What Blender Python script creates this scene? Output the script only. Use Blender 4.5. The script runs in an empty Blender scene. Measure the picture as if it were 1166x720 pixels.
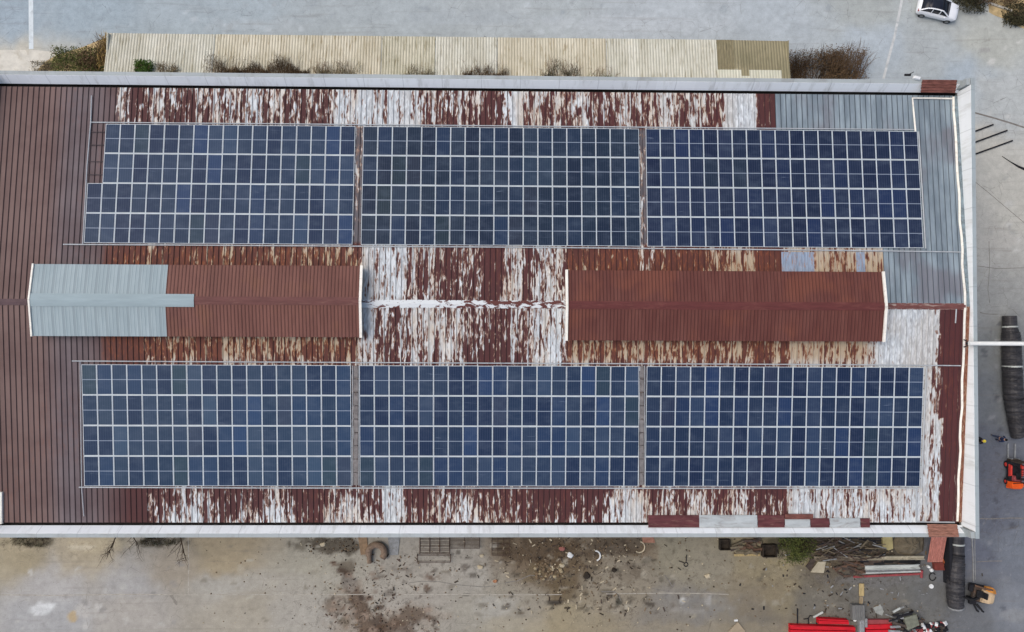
import bpy, math, random
import numpy as np
from mathutils import Vector, Euler, Matrix
random.seed(7)
rng = np.random.default_rng(11)
C = bpy.context.scene.collection
sc = bpy.context.scene

# ------------------------------------------------------------------ camera
CAM = Vector((0.0, -2.196, 67.472)); ROT = Euler((.02273, -.01676, .00419), 'XYZ'); FPX = 830.0
RM = ROT.to_matrix()
cd = bpy.data.cameras.new('camera'); cam = bpy.data.objects.new('camera', cd); C.objects.link(cam)
cam.location = CAM; cam.rotation_euler = ROT
cd.sensor_width = 36; cd.lens = 36*FPX/1166; cd.clip_start = .5; cd.clip_end = 2000
sc.camera = cam

def at(px, py, z=0.0):
    """survey helper: the point at height z seen at a pixel of the 1166x720 photograph"""
    d = RM @ Vector(((px-583)/FPX, (360-py)/FPX, -1))
    return CAM + d*((z-CAM.z)/d.z)
ZR, T = 10.9, .07345
SEU, SED = 17.08, 17.16
def roof_z(y): return ZR - T*abs(y)
def on_roof(px, py, dz=0.0):
    z = 10.4
    for _ in range(6):
        p = at(px, py, z); z = roof_z(p.y) + dz
    return at(px, py, z)
def lin(c): 
    c = c/255
    return c/12.92 if c <= .04045 else ((c+.055)/1.055)**2.4
def S(r, g, b, k=1.0): return (lin(r)*k, lin(g)*k, lin(b)*k, 1)

# ------------------------------------------------------------------ mesh helper
WL = {}
class MB:
    def __init__(s): s.v=[]; s.f=[]; s.mi=[]
    def add(s, vs, fs, mi=0):
        n=len(s.v); s.v += [tuple(v) for v in vs]; s.f += [tuple(i+n for i in f) for f in fs]; s.mi += [mi]*len(fs); return s
    def box(s, c, size, rot=(0,0,0), mi=0, taper=1.0, tx=None):
        M = Euler(rot,'XYZ').to_matrix(); c=Vector(c); hx,hy,hz=[q/2 for q in size]; tx = taper if tx is None else tx
        vs=[c+M@Vector((x*hx*(tx if z>0 else 1), y*hy*(taper if z>0 else 1), z*hz)) for z in(-1,1) for y in(-1,1) for x in(-1,1)]
        return s.add(vs,[(0,2,3,1),(4,5,7,6),(0,1,5,4),(2,6,7,3),(0,4,6,2),(1,3,7,5)],mi)
    def tube(s, pts, r, n=8, mi=0, cap=True):
        pts=[Vector(p) for p in pts]; rs = r if isinstance(r,(list,tuple)) else [r]*len(pts)
        vs=[]; u=None
        for i,p in enumerate(pts):
            d=(pts[min(i+1,len(pts)-1)]-pts[max(i-1,0)]).normalized()
            if u is None:
                u=d.cross(Vector((0,0,1)))
                if u.length<.05: u=d.cross(Vector((0,1,0)))
            u=(u-d*u.dot(d)).normalized(); w=d.cross(u)
            for k in range(n):
                a=2*math.pi*k/n; vs.append(p+(u*math.cos(a)+w*math.sin(a))*rs[i])
        fs=[]
        for i in range(len(pts)-1):
            for k in range(n):
                k2=(k+1)%n; fs.append((i*n+k,i*n+k2,(i+1)*n+k2,(i+1)*n+k))
        if cap: fs += [tuple(range(n))[::-1], tuple(range((len(pts)-1)*n,len(pts)*n))]
        return s.add(vs,fs,mi)
    def prism(s, poly, z0, z1, mi=0):
        n=len(poly); vs=[(p[0],p[1],z0) for p in poly]+[(p[0],p[1],z1) for p in poly]
        fs=[tuple(range(n,2*n)),tuple(range(n))[::-1]]+[(i,(i+1)%n,n+(i+1)%n,n+i) for i in range(n)]
        return s.add(vs,fs,mi)
    def beam(s, a, b, w, h, mi=0, up=(0,0,1)):
        a=Vector(a); b=Vector(b); d=(b-a).normalized(); u=d.cross(Vector(up))
        if u.length<.05: u=d.cross(Vector((0,1,0)))
        u=u.normalized(); q=u.cross(d)
        vs=[p+u*x*w/2+q*y*h/2 for p in(a,b) for y in(-1,1) for x in(-1,1)]
        return s.add(vs,[(0,2,3,1),(4,5,7,6),(0,1,5,4),(2,6,7,3),(0,4,6,2),(1,3,7,5)],mi)
    def loft(s, secs, mi=0, closed=True, cap=True):
        n=len(secs[0]); vs=[p for q in secs for p in q]; fs=[]
        for i in range(len(secs)-1):
            for k in range(n if closed else n-1):
                k2=(k+1)%n; fs.append((i*n+k,i*n+k2,(i+1)*n+k2,(i+1)*n+k))
        if cap: fs += [tuple(range(n))[::-1], tuple(range((len(secs)-1)*n,len(secs)*n))]
        return s.add(vs,fs,mi)
    def xform(s, M): s.v=[tuple(M@Vector(v)) for v in s.v]; return s
    def build(s, name, mats, parent=None, loc=None, smooth=False, bevel=0):
        if not isinstance(mats,(list,tuple)): mats=[mats]
        if loc is None: loc = WL.get(parent.name, Vector((0,0,0))) if parent else Vector((0,0,0))
        loc=Vector(loc); me=bpy.data.meshes.new(name)
        me.from_pydata([(v[0]-loc.x,v[1]-loc.y,v[2]-loc.z) for v in s.v],[],s.f)
        for m in mats: me.materials.append(m)
        if len(mats)>1: me.polygons.foreach_set('material_index', s.mi)
        if smooth: me.polygons.foreach_set('use_smooth',[True]*len(me.polygons))
        me.update(); o=bpy.data.objects.new(name,me); C.objects.link(o)
        if parent: o.parent=parent
        else: o.location=loc
        WL[o.name]=loc
        if bevel:
            b=o.modifiers.new('bevel','BEVEL'); b.width=bevel; b.segments=2; b.limit_method='ANGLE'
        return o
def tag(o, label, cat, group=None, kind=None):
    if label: o['label']=label
    if cat: o['category']=cat
    if group: o['group']=group
    if kind: o['kind']=kind
    return o
def thing(name, label, cat, loc, group=None, rz=0):
    o=bpy.data.objects.new(name,None); C.objects.link(o); o.location=loc; o.rotation_euler=(0,0,rz); o.empty_display_size=.2
    WL[o.name]=Vector(loc); return tag(o,label,cat,group)
def structure(o): o['kind']='structure'; return o

# ------------------------------------------------------------------ materials
class NT:
    def __init__(s, name):
        s.m=bpy.data.materials.new(name); s.m.use_nodes=True; s.t=s.m.node_tree; s.t.nodes.clear()
        s.o=s.n('ShaderNodeOutputMaterial'); s.p=s.n('ShaderNodeBsdfPrincipled'); s.l(s.p.outputs[0],s.o.inputs[0])
        s.p.inputs['Specular IOR Level'].default_value=.2
    def n(s,t,**k):
        x=s.t.nodes.new(t)
        for a,b in k.items(): setattr(x,a,b)
        return x
    def l(s,a,b): s.t.links.new(a,b)
    def set(s,inp,v):
        if hasattr(v,'is_linked') or isinstance(v,bpy.types.NodeSocket): s.l(v,inp)
        else: inp.default_value=v
    def math(s,op,a,b=None,c=None,clamp=False):
        x=s.n('ShaderNodeMath',operation=op,use_clamp=clamp); s.set(x.inputs[0],a)
        if b is not None: s.set(x.inputs[1],b)
        if c is not None: s.set(x.inputs[2],c)
        return x.outputs[0]
    def mix(s,f,a,b,mode='MIX'):
        x=s.n('ShaderNodeMix',data_type='RGBA',blend_type=mode); s.set(x.inputs[0],f); s.set(x.inputs[6],a); s.set(x.inputs[7],b); return x.outputs[2]
    def coord(s,scale=(1,1,1),kind='Object'):
        t=s.n('ShaderNodeTexCoord'); m=s.n('ShaderNodeMapping'); s.l(t.outputs[kind],m.inputs[0]); m.inputs['Scale'].default_value=scale; return m.outputs[0]
    def noise(s,vec,scale=1,detail=4,rough=.55,dist=0):
        x=s.n('ShaderNodeTexNoise'); s.l(vec,x.inputs['Vector']); x.inputs['Scale'].default_value=scale; x.inputs['Detail'].default_value=detail
        x.inputs['Roughness'].default_value=rough; x.inputs['Distortion'].default_value=dist; return x.outputs['Fac']
    def step(s,v,a,b):
        x=s.n('ShaderNodeMapRange',interpolation_type='SMOOTHSTEP'); s.set(x.inputs[0],v); x.inputs[1].default_value=a; x.inputs[2].default_value=b; return x.outputs[0]
    def attr(s,name):
        x=s.n('ShaderNodeAttribute',attribute_name=name); return x
    def ramp(s,f,stops,interp='LINEAR'):
        x=s.n('ShaderNodeValToRGB'); r=x.color_ramp; r.interpolation=interp
        while len(r.elements)<len(stops): r.elements.new(.5)
        for e,(p,c) in zip(r.elements,stops): e.position=p; e.color=c
        s.l(f,x.inputs[0]); return x.outputs[0]
    def bump(s,h,dist=.02,strength=.5):
        b=s.n('ShaderNodeBump'); b.inputs['Distance'].default_value=dist; b.inputs['Strength'].default_value=strength; s.l(h,b.inputs['Height']); s.l(b.outputs[0],s.p.inputs['Normal'])
    def end(s,col,rough=.8,metal=0.0):
        s.set(s.p.inputs['Base Color'],col); s.set(s.p.inputs['Roughness'],rough); s.p.inputs['Metallic'].default_value=metal; return s.m

def worn(name, col, var=.25, scale=2.0, rough=.75, metal=0., dirt=None, dirt_amt=.5, aniso=(1,1,1)):
    """a plain real-world surface with uneven tone and patches of dirt"""
    k=NT(name); v=k.coord(aniso); n1=k.noise(v,scale,6,.62); n2=k.noise(v,scale*7,3)
    dk=tuple(c*(1-var) for c in col[:3])+(1,); lt=tuple(min(1,c*(1+var)) for c in col[:3])+(1,)
    c=k.mix(k.step(n1,.3,.7),dk,lt)
    c=k.mix(k.math('MULTIPLY',k.step(n2,.5,.75),.35),c,dk)
    if dirt: c=k.mix(k.math('MULTIPLY',k.step(k.noise(v,scale*.8,7,.7,1.2),.5,.68),dirt_amt),c,dirt)
    k.bump(n2,.01,.25)
    return k.end(c,rough,metal)

M={}
M['white']=worn('white_painted_sheet',S(243,246,246),.04,1.2,.6,dirt=S(150,150,140),dirt_amt=.3,aniso=(.3,1,1))
def sheetmat(name,col,axis_scale,dirt,ax=0):
    k=NT(name); ob=k.n('ShaderNodeTexCoord').outputs['Object']; sp=k.n('ShaderNodeSeparateXYZ'); k.l(ob,sp.inputs[0]); q=sp.outputs[ax]
    pan=k.n('ShaderNodeTexWhiteNoise',noise_dimensions='1D'); k.l(k.math('FLOOR',k.math('DIVIDE',q,3.1)),pan.inputs['W'])
    c=k.mix(k.math('MULTIPLY',pan.outputs['Value'],.35),col,tuple(x*.8 for x in col[:3])+(1,))
    c=k.mix(k.math('MULTIPLY',k.step(k.noise(k.coord(axis_scale),1,6,.7),.48,.72),.42),c,dirt)
    fr=k.math('ABSOLUTE',k.math('SUBTRACT',k.math('FRACT',k.math('DIVIDE',q,3.1)),.5)); c=k.mix(k.math('MULTIPLY',k.math('SUBTRACT',1.,k.step(fr,.006,.016)),.22),c,S(96,98,98))
    return k.end(c,.6)
M['lining']=sheetmat('white_parapet_sheet',S(244,247,247),(1.6,.5,.25),S(172,172,164))
M['lining_end']=sheetmat('white_gable_sheet',S(244,247,247),(.5,1.6,.25),S(186,186,178),1)
M['coping']=sheetmat('grey_coping_render',S(166,173,173),(.7,.7,1),S(122,120,112))
M['coping_end']=sheetmat('grey_gable_coping',S(160,170,172),(.7,.7,1),S(122,122,116),1)
M['wall']=worn('pale_wall_render',S(170,168,160),.12,.7,.9,dirt=S(110,100,90))
M['gutter']=worn('shade_dark_gutter_lining',S(38,36,34),.3,2,.9)  # near-black base colour paints in the shade of the deep gutter
M['trim']=worn('ivory_trim',S(238,234,222),.06,2,.5,dirt=S(150,120,90),dirt_amt=.3)
M['conduit']=worn('galvanised_conduit',S(176,180,182),.12,1.5,.5)
M['tray']=worn('grey_tray_cover',S(122,118,116),.25,2.2,.7,dirt=S(70,58,52),dirt_amt=.7)
M['rail']=worn('dark_mounting_rail',S(62,54,58),.2,2,.6)
M['alu']=worn('pale_aluminium_frame',S(198,206,210),.10,1.2,.5)
M['soil']=worn('tan_soil',S(190,168,126),.2,1.2,1,dirt=S(124,108,76))
M['pale_concrete']=worn('pale_concrete',S(190,186,174),.12,1.0,.9,dirt=S(140,130,110))
M['joint_dark']=worn('dark_joint_filler',S(122,118,112),.25,3,.95)
M['joint_light']=worn('pale_joint_mortar',S(166,161,150),.2,3,.95,dirt=S(142,135,122),dirt_amt=1.)
M['line']=worn('worn_road_paint',S(206,214,216),.1,1.5,.8,dirt=S(160,168,172),dirt_amt=.7)
M['line_faint']=worn('very_worn_road_paint',S(192,194,192),.1,1.5,.8,dirt=S(160,165,166),dirt_amt=.9)
M['rust']=worn('rusty_red_sheet',S(114,74,66),.35,3,.85,dirt=S(70,42,36),dirt_amt=.7,aniso=(.5,2,1))
M['rust_pale']=worn('faded_red_sheet',S(178,118,104),.25,4,.85,dirt=S(120,72,60),dirt_amt=.6,aniso=(2.5,.4,1))
M['maroon']=worn('maroon_patch_sheet',S(92,52,54),.25,1.6,.7,dirt=S(150,120,105),dirt_amt=.35,aniso=(.5,2.5,1))
M['greysheet']=worn('pale_grey_patch_sheet',S(172,178,178),.14,1.2,.6,dirt=S(120,110,104),dirt_amt=.5,aniso=(.6,2,1))
M['bark']=worn('dark_twig',S(66,54,44),.3,6,.95)
M['drytwig']=worn('dry_brown_twig',S(112,92,72),.3,6,.95)
M['duct']=None
M['black']=worn('black_rubber',S(34,34,36),.25,5,.75)
M['darkcrate']=worn('dirty_dark_crate',S(52,46,40),.35,3,.95,dirt=S(92,80,64),dirt_amt=.6)
M['steel']=worn('bare_grey_steel',S(140,142,142),.2,3,.5,dirt=S(92,80,70),dirt_amt=.5)
M['palesteel']=worn('pale_steel_section',S(186,190,184),.15,2,.6,dirt=S(110,112,100),dirt_amt=.6,aniso=(.5,2,1))
M['darksteel']=worn('dark_scrap_steel',S(74,66,60),.3,3,.85,dirt=S(104,74,58),dirt_amt=.6)
M['rebar']=worn('rusted_bar',S(86,70,60),.3,4,.9)
M['wood']=worn('weathered_plank',S(176,156,112),.2,3,.9,dirt=S(120,104,74),dirt_amt=.6,aniso=(4,.6,1))
M['board']=worn('pale_beige_board',S(176,166,142),.15,1.5,.9,dirt=S(130,116,94))
M['redpaint']=worn('bright_red_paint',S(198,30,42),.18,2,.6,dirt=S(132,34,36),dirt_amt=.6,aniso=(.3,2,1))
M['pinkpaint']=worn('faded_red_paint',S(150,72,74),.2,2,.7,dirt=S(110,70,66))
M['orange']=worn('orange_machine_paint',S(240,96,34),.12,2,.4,dirt=S(180,66,24),dirt_amt=.4)
M['redmachine']=worn('red_machine_paint',S(212,66,56),.12,2,.4)
M['amber']=worn('amber_machine_paint',S(206,138,62),.15,2,.5,dirt=S(120,86,50),dirt_amt=.5)
M['tan']=worn('tan_cover',S(190,166,134),.15,2,.8,dirt=S(120,100,80),dirt_amt=.4)
M['brown']=worn('rust_brown_paint',S(98,76,62),.25,3,.8)
M['carwhite']=worn('white_car_paint',S(238,240,242),.02,1,.25)
M['glass']=worn('dark_car_glass',S(28,32,40),.15,1,.12)
M['carblack']=worn('gloss_black_roof',S(36,40,50),.15,1,.2)
M['lamp']=worn('clear_lamp_lens',S(210,214,218),.05,3,.2)
M['redlamp']=worn('red_lamp_lens',S(150,20,22),.1,3,.3)
M['skin']=worn('skin',S(196,150,124),.08,8,.6)
M['hair']=worn('black_hair',S(28,24,22),.1,12,.7)
M['navy']=worn('navy_work_cloth',S(44,54,84),.2,6,.95)
M['charcoal']=worn('charcoal_cloth',S(38,38,42),.2,6,.95)
M['denim']=worn('dark_denim',S(58,64,84),.2,6,.95)
M['yellow']=worn('yellow_helmet_shell',S(236,212,70),.05,6,.4)
M['plastic_white']=worn('white_plastic',S(222,224,222),.08,3,.5)
M['redbag']=worn('pale_red_bag',S(158,104,94),.2,4,.8)
M['shade_cloth']=worn('brown_tarpaulin',S(112,102,84),.25,1.5,.95,dirt=S(70,64,52))
M['limb_white']=worn('white_overhead_pipe',S(232,232,226),.05,1,.5)

def leafmat(name, cols):
    k=NT(name); r=k.n('ShaderNodeObjectInfo'); n=k.noise(k.coord(),2.3,4); w=k.noise(k.coord(),17,2)
    c=k.ramp(k.math('ADD',k.math('MULTIPLY',n,.6),k.math('MULTIPLY',w,.4)),[(.3+.4*i/(max(1,len(cols)-1)),q) for i,q in enumerate(cols)])
    return k.end(c,.9)
M['leaf_green']=leafmat('olive_leaves',[S(52,58,34),S(84,92,48),S(116,118,66)])
M['leaf_bright']=leafmat('bright_green_leaves',[S(46,66,26),S(84,112,46)])
M['leaf_dry']=leafmat('dry_brown_leaves',[S(62,50,38),S(96,78,58),S(128,106,78)])
M['leaf_straw']=leafmat('straw_blades',[S(130,104,62),S(186,160,104)])
M['leaf_dark']=leafmat('dark_weeds',[S(44,44,32),S(74,70,48)])
M['leaf_grey']=leafmat('grey_brown_weeds',[S(86,78,58),S(120,110,84),S(150,142,116)])

def ribduct():
    k=NT('black_ribbed_duct_skin'); v=k.coord((1,1,1)); n=k.noise(v,3,5); sx=k.n('ShaderNodeSeparateXYZ'); k.l(v,sx.inputs[0])
    st=k.noise(k.coord((.25,5,.25)),1,2)
    c=k.mix(k.step(st,.35,.7),S(47,46,48),S(68,67,69)); c=k.mix(k.math('MULTIPLY',k.step(n,.52,.72),.35),c,S(104,98,94))
    k.bump(st,.04,.5); return k.end(c,.45)
M['duct']=ribduct()
PITCH=.43
def roofmat():
    k=NT('peeling_brown_roof_paint')
    ob=k.n('ShaderNodeTexCoord').outputs['Object']; sp=k.n('ShaderNodeSeparateXYZ'); k.l(ob,sp.inputs[0]); X=sp.outputs[0]
    n1=k.noise(k.coord((3.3,.42,1)),1,5,.62,.7); n2=k.noise(k.coord((6.2,1.5,1)),1,4,.55,.7); n3=k.noise(k.coord((.35,.35,1)),1,5,.6)
    pan=k.n('ShaderNodeTexWhiteNoise',noise_dimensions='1D'); k.l(k.math('FLOOR',k.math('DIVIDE',X,PITCH)),pan.inputs['W'])
    cov=k.attr('cov').outputs['Fac']; rust=k.attr('rust').outputs['Fac']; base=k.attr('base').outputs['Color']
    gate=k.step(cov,.0,.07)
    v=k.math('ADD',cov,k.math('MULTIPLY',k.math('SUBTRACT',n1,.5),2.0)); v=k.math('ADD',v,k.math('MULTIPLY',k.math('SUBTRACT',n2,.5),1.35))
    v=k.math('ADD',v,k.math('MULTIPLY',k.math('SUBTRACT',pan.outputs['Value'],.5),.26))
    fr0=k.math('ABSOLUTE',k.math('SUBTRACT',k.math('FRACT',k.math('DIVIDE',X,PITCH)),.1)); v=k.math('ADD',v,k.math('MULTIPLY',k.math('SUBTRACT',1.,k.step(fr0,.06,.16)),.10))
    w=k.math('MULTIPLY',k.step(v,.45,.59),gate); e=k.math('MULTIPLY',k.step(v,.33,.52),gate)
    # old brown paint, tone per sheet
    b=k.mix(k.math('MULTIPLY',k.step(n3,.35,.7),.35),base,S(70,46,46)); b=k.mix(k.math('MULTIPLY',pan.outputs['Value'],.22),b,S(58,40,42))
    b=k.mix(k.math('MULTIPLY',k.math('MULTIPLY',k.step(n2,.45,.75),rust),.7),b,S(146,84,52))
    wh=k.mix(k.step(n2,.35,.7),S(172,176,178),S(214,220,222)); wh=k.mix(k.math('MULTIPLY',k.math('MULTIPLY',k.step(k.noise(k.coord((1.1,.3,1)),1,5,.65),.44,.62),k.math('SUBTRACT',1.,k.step(cov,.58,.72))),.5),wh,S(206,190,168)); wh=k.mix(k.math('MULTIPLY',k.step(k.noise(k.coord((7,1.3,1)),1,4,.6,.4),.60,.68),.55),wh,S(120,118,122)); wh=k.mix(k.math('MULTIPLY',rust,.85),wh,k.mix(n1,S(146,108,74),S(182,166,132)))
    ed=k.mix(rust,S(158,130,112),S(138,90,58))
    c=k.mix(e,b,ed); c=k.mix(w,c,wh)
    # rib shadow painted in as a dark line beside each seam
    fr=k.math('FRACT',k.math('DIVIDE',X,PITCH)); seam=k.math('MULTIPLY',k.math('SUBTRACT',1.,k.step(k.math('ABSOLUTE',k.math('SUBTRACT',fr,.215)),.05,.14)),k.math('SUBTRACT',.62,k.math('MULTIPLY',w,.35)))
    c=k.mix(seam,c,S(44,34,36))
    k.bump(w,.01,.3)
    return k.end(c,.72)
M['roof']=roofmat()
def greyroof(name, a, b, pitch=PITCH, seamc=S(52,60,66), amt=.95, stain=S(110,104,110), off=.215):
    k=NT(name); ob=k.n('ShaderNodeTexCoord').outputs['Object']; sp=k.n('ShaderNodeSeparateXYZ'); k.l(ob,sp.inputs[0]); X=sp.outputs[0]
    pan=k.n('ShaderNodeTexWhiteNoise',noise_dimensions='1D'); k.l(k.math('FLOOR',k.math('DIVIDE',X,pitch)),pan.inputs['W'])
    n=k.noise(k.coord((1.4,.25,1)),1,5,.6); n2=k.noise(k.coord((.25,.2,1)),1,3)
    c=k.mix(k.step(n,.3,.7),a,b); c=k.mix(k.math('MULTIPLY',pan.outputs['Value'],.3),c,a)
    c=k.mix(k.math('MULTIPLY',k.step(n2,.5,.66),.6),c,stain)
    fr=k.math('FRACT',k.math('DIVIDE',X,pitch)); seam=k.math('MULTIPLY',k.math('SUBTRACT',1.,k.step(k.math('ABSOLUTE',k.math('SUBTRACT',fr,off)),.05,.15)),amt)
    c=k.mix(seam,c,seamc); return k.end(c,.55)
M['roofgrey']=greyroof('bare_grey_metal_roof',S(112,124,132),S(150,163,170))  # its seam lines paint a shadow beside each standing rib
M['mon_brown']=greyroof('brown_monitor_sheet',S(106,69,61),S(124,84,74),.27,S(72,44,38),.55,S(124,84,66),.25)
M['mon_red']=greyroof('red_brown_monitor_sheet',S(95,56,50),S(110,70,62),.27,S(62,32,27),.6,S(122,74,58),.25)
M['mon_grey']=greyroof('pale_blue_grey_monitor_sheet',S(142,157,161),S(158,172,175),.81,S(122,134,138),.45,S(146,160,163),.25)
M['mon_cap']=worn('pale_blue_grey_cap',S(148,164,168),.08,1,.6,aniso=(.3,2,1))
M['cap_brown']=worn('brown_ridge_cap',S(104,68,64),.15,1.5,.7,dirt=S(140,104,92),dirt_amt=.4,aniso=(.5,3,1))
M['cap_red']=worn('red_brown_ridge_cap',S(96,52,50),.15,1.5,.7,dirt=S(130,84,74),dirt_amt=.35,aniso=(.5,3,1))
M['cap_plain']=worn('mauve_brown_ridge_cap',S(92,74,76),.15,1.5,.7)
def leanmat(name,a,b,stain,d):
    k=NT(name); ob=k.n('ShaderNodeTexCoord').outputs['Object']; sp=k.n('ShaderNodeSeparateXYZ'); k.l(ob,sp.inputs[0]); X=sp.outputs[0]
    n=k.noise(k.coord((.5,.5,1)),1,6,.65); st=k.noise(k.coord((5,.7,1)),1,4,.6)
    pan=k.n('ShaderNodeTexWhiteNoise',noise_dimensions='1D'); k.l(k.math('FLOOR',k.math('DIVIDE',X,.9)),pan.inputs['W'])
    c=k.mix(k.step(n,.3,.7),a,b); c=k.mix(k.math('MULTIPLY',k.step(st,.5,.72),d),c,stain); c=k.mix(k.math('MULTIPLY',pan.outputs['Value'],.25),c,stain)
    pale=k.step(k.noise(k.coord((.35,.6,1)),1,4,.6,.6),.62,.72); c=k.mix(k.math('MULTIPLY',pale,.55),c,S(212,208,190))
    fr=k.math('FRACT',k.math('DIVIDE',X,.25)); seam=k.math('MULTIPLY',k.math('SUBTRACT',1.,k.step(k.math('ABSOLUTE',k.math('SUBTRACT',fr,.5)),.1,.3)),.35)
    c=k.mix(seam,c,stain); return k.end(c,.85)
M['lean']=leanmat('weathered_beige_fibre_cement',S(196,195,180),S(216,215,202),S(150,143,120),.75)
M['lean_old']=leanmat('olive_stained_sheet',S(136,130,104),S(158,150,122),S(106,100,78),.6)

def panelmat(name, col):
    k=NT(name); ob=k.n('ShaderNodeTexCoord').outputs['Object']; sp=k.n('ShaderNodeSeparateXYZ'); k.l(ob,sp.inputs[0])
    r=k.n('ShaderNodeObjectInfo').outputs['Random']
    def sc_(q,f): return tuple(max(0,x*y) for x,y in zip(q[:3],f))+(1,)
    tint=k.ramp(r,[(0,sc_(col,(1.1,1.12,.88))),(.05,sc_(col,(.78,.84,.88))),(.2,sc_(col,(1.12,1.06,1.0))),(.34,col),(.46,sc_(col,(1.45,1.32,1.22))),(.56,sc_(col,(.9,1.0,1.12))),(.68,sc_(col,(.62,.68,.80))),(.89,sc_(col,(1.0,1.15,1.36))),(.945,sc_(col,(1.35,1.05,.98))),(.97,sc_(col,(1.5,1.45,1.35)))],'CONSTANT')
    # dust film, dried runs and patchy darker long edges on the glass
    lo=k.n('ShaderNodeObjectInfo').outputs['Location']; va=k.n('ShaderNodeVectorMath',operation='ADD'); k.l(ob,va.inputs[0]); k.l(lo,va.inputs[1])
    mp=k.n('ShaderNodeMapping'); k.l(va.outputs[0],mp.inputs[0]); mp.inputs['Scale'].default_value=(.8,1.3,1)
    n=k.noise(mp.outputs[0],1,6,.65); c=k.mix(k.math('MULTIPLY',k.step(n,.42,.75),.22),tint,S(96,108,124))
    mp2=k.n('ShaderNodeMapping'); k.l(va.outputs[0],mp2.inputs[0]); mp2.inputs['Scale'].default_value=(.45,5,1)
    c=k.mix(k.math('MULTIPLY',k.step(k.noise(mp2.outputs[0],1,5,.6,.8),.66,.74),.35),c,S(130,142,160))
    e=k.step(k.math('ABSOLUTE',sp.outputs[0]),.38,.54); c=k.mix(k.math('MULTIPLY',k.math('MULTIPLY',e,k.step(k.noise(mp.outputs[0],2.2,5,.7),.4,.6)),.30),c,S(30,34,44))
    # six columns of cells, two halves of twelve rows
    fx=k.math('FRACT',k.math('DIVIDE',k.math('ADD',sp.outputs[0],.54),.18)); lx=k.step(k.math('ABSOLUTE',k.math('SUBTRACT',fx,.5)),.44,.49)
    fy=k.math('FRACT',k.math('DIVIDE',k.math('ADD',sp.outputs[1],1.14),.095)); ly=k.step(k.math('ABSOLUTE',k.math('SUBTRACT',fy,.5)),.42,.49)
    c=k.mix(k.math('MULTIPLY',k.math('MAXIMUM',k.math('MULTIPLY',lx,.22),k.math('MULTIPLY',ly,.12)),1.),c,S(150,160,178))
    mid=k.math('SUBTRACT',1.,k.step(k.math('ABSOLUTE',sp.outputs[1]),.014,.034)); c=k.mix(k.math('MULTIPLY',mid,.62),c,S(176,188,204))
    k.p.inputs['Coat Weight'].default_value=.05; k.p.inputs['Coat Roughness'].default_value=.05; k.p.inputs['Specular IOR Level'].default_value=.07
    return k.end(c,.5)

# ------------------------------------------------------------------ numpy noise for wear maps
def vnoise(x,y,seed):
    xi=np.floor(x).astype(int); yi=np.floor(y).astype(int); fx=x-xi; fy=y-yi; fx=fx*fx*(3-2*fx); fy=fy*fy*(3-2*fy)
    def h(a,b):
        q=(a*374761393+b*668265263+seed*974634721)&0xffffffff; q=((q^(q>>13))*1274126177)&0xffffffff; return ((q^(q>>16))&0xffff)/65535.
    return (h(xi,yi)*(1-fx)+h(xi+1,yi)*fx)*(1-fy)+(h(xi,yi+1)*(1-fx)+h(xi+1,yi+1)*fx)*fy
def fbm(x,y,seed,oct=5):
    s=0;a=.5;t=0
    for i in range(oct): s=s+a*vnoise(x,y,seed+i); t+=a; x=x*2.03+7.1; y=y*2.03+3.7; a*=.55
    return s/t
def attr_float(me,name,arr): a=me.attributes.new(name,'FLOAT','POINT'); a.data.foreach_set('value',np.asarray(arr,dtype=np.float32))
def attr_col(me,name,arr): a=me.attributes.new(name,'FLOAT_COLOR','POINT'); a.data.foreach_set('color',np.asarray(arr,dtype=np.float32).ravel())

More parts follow.
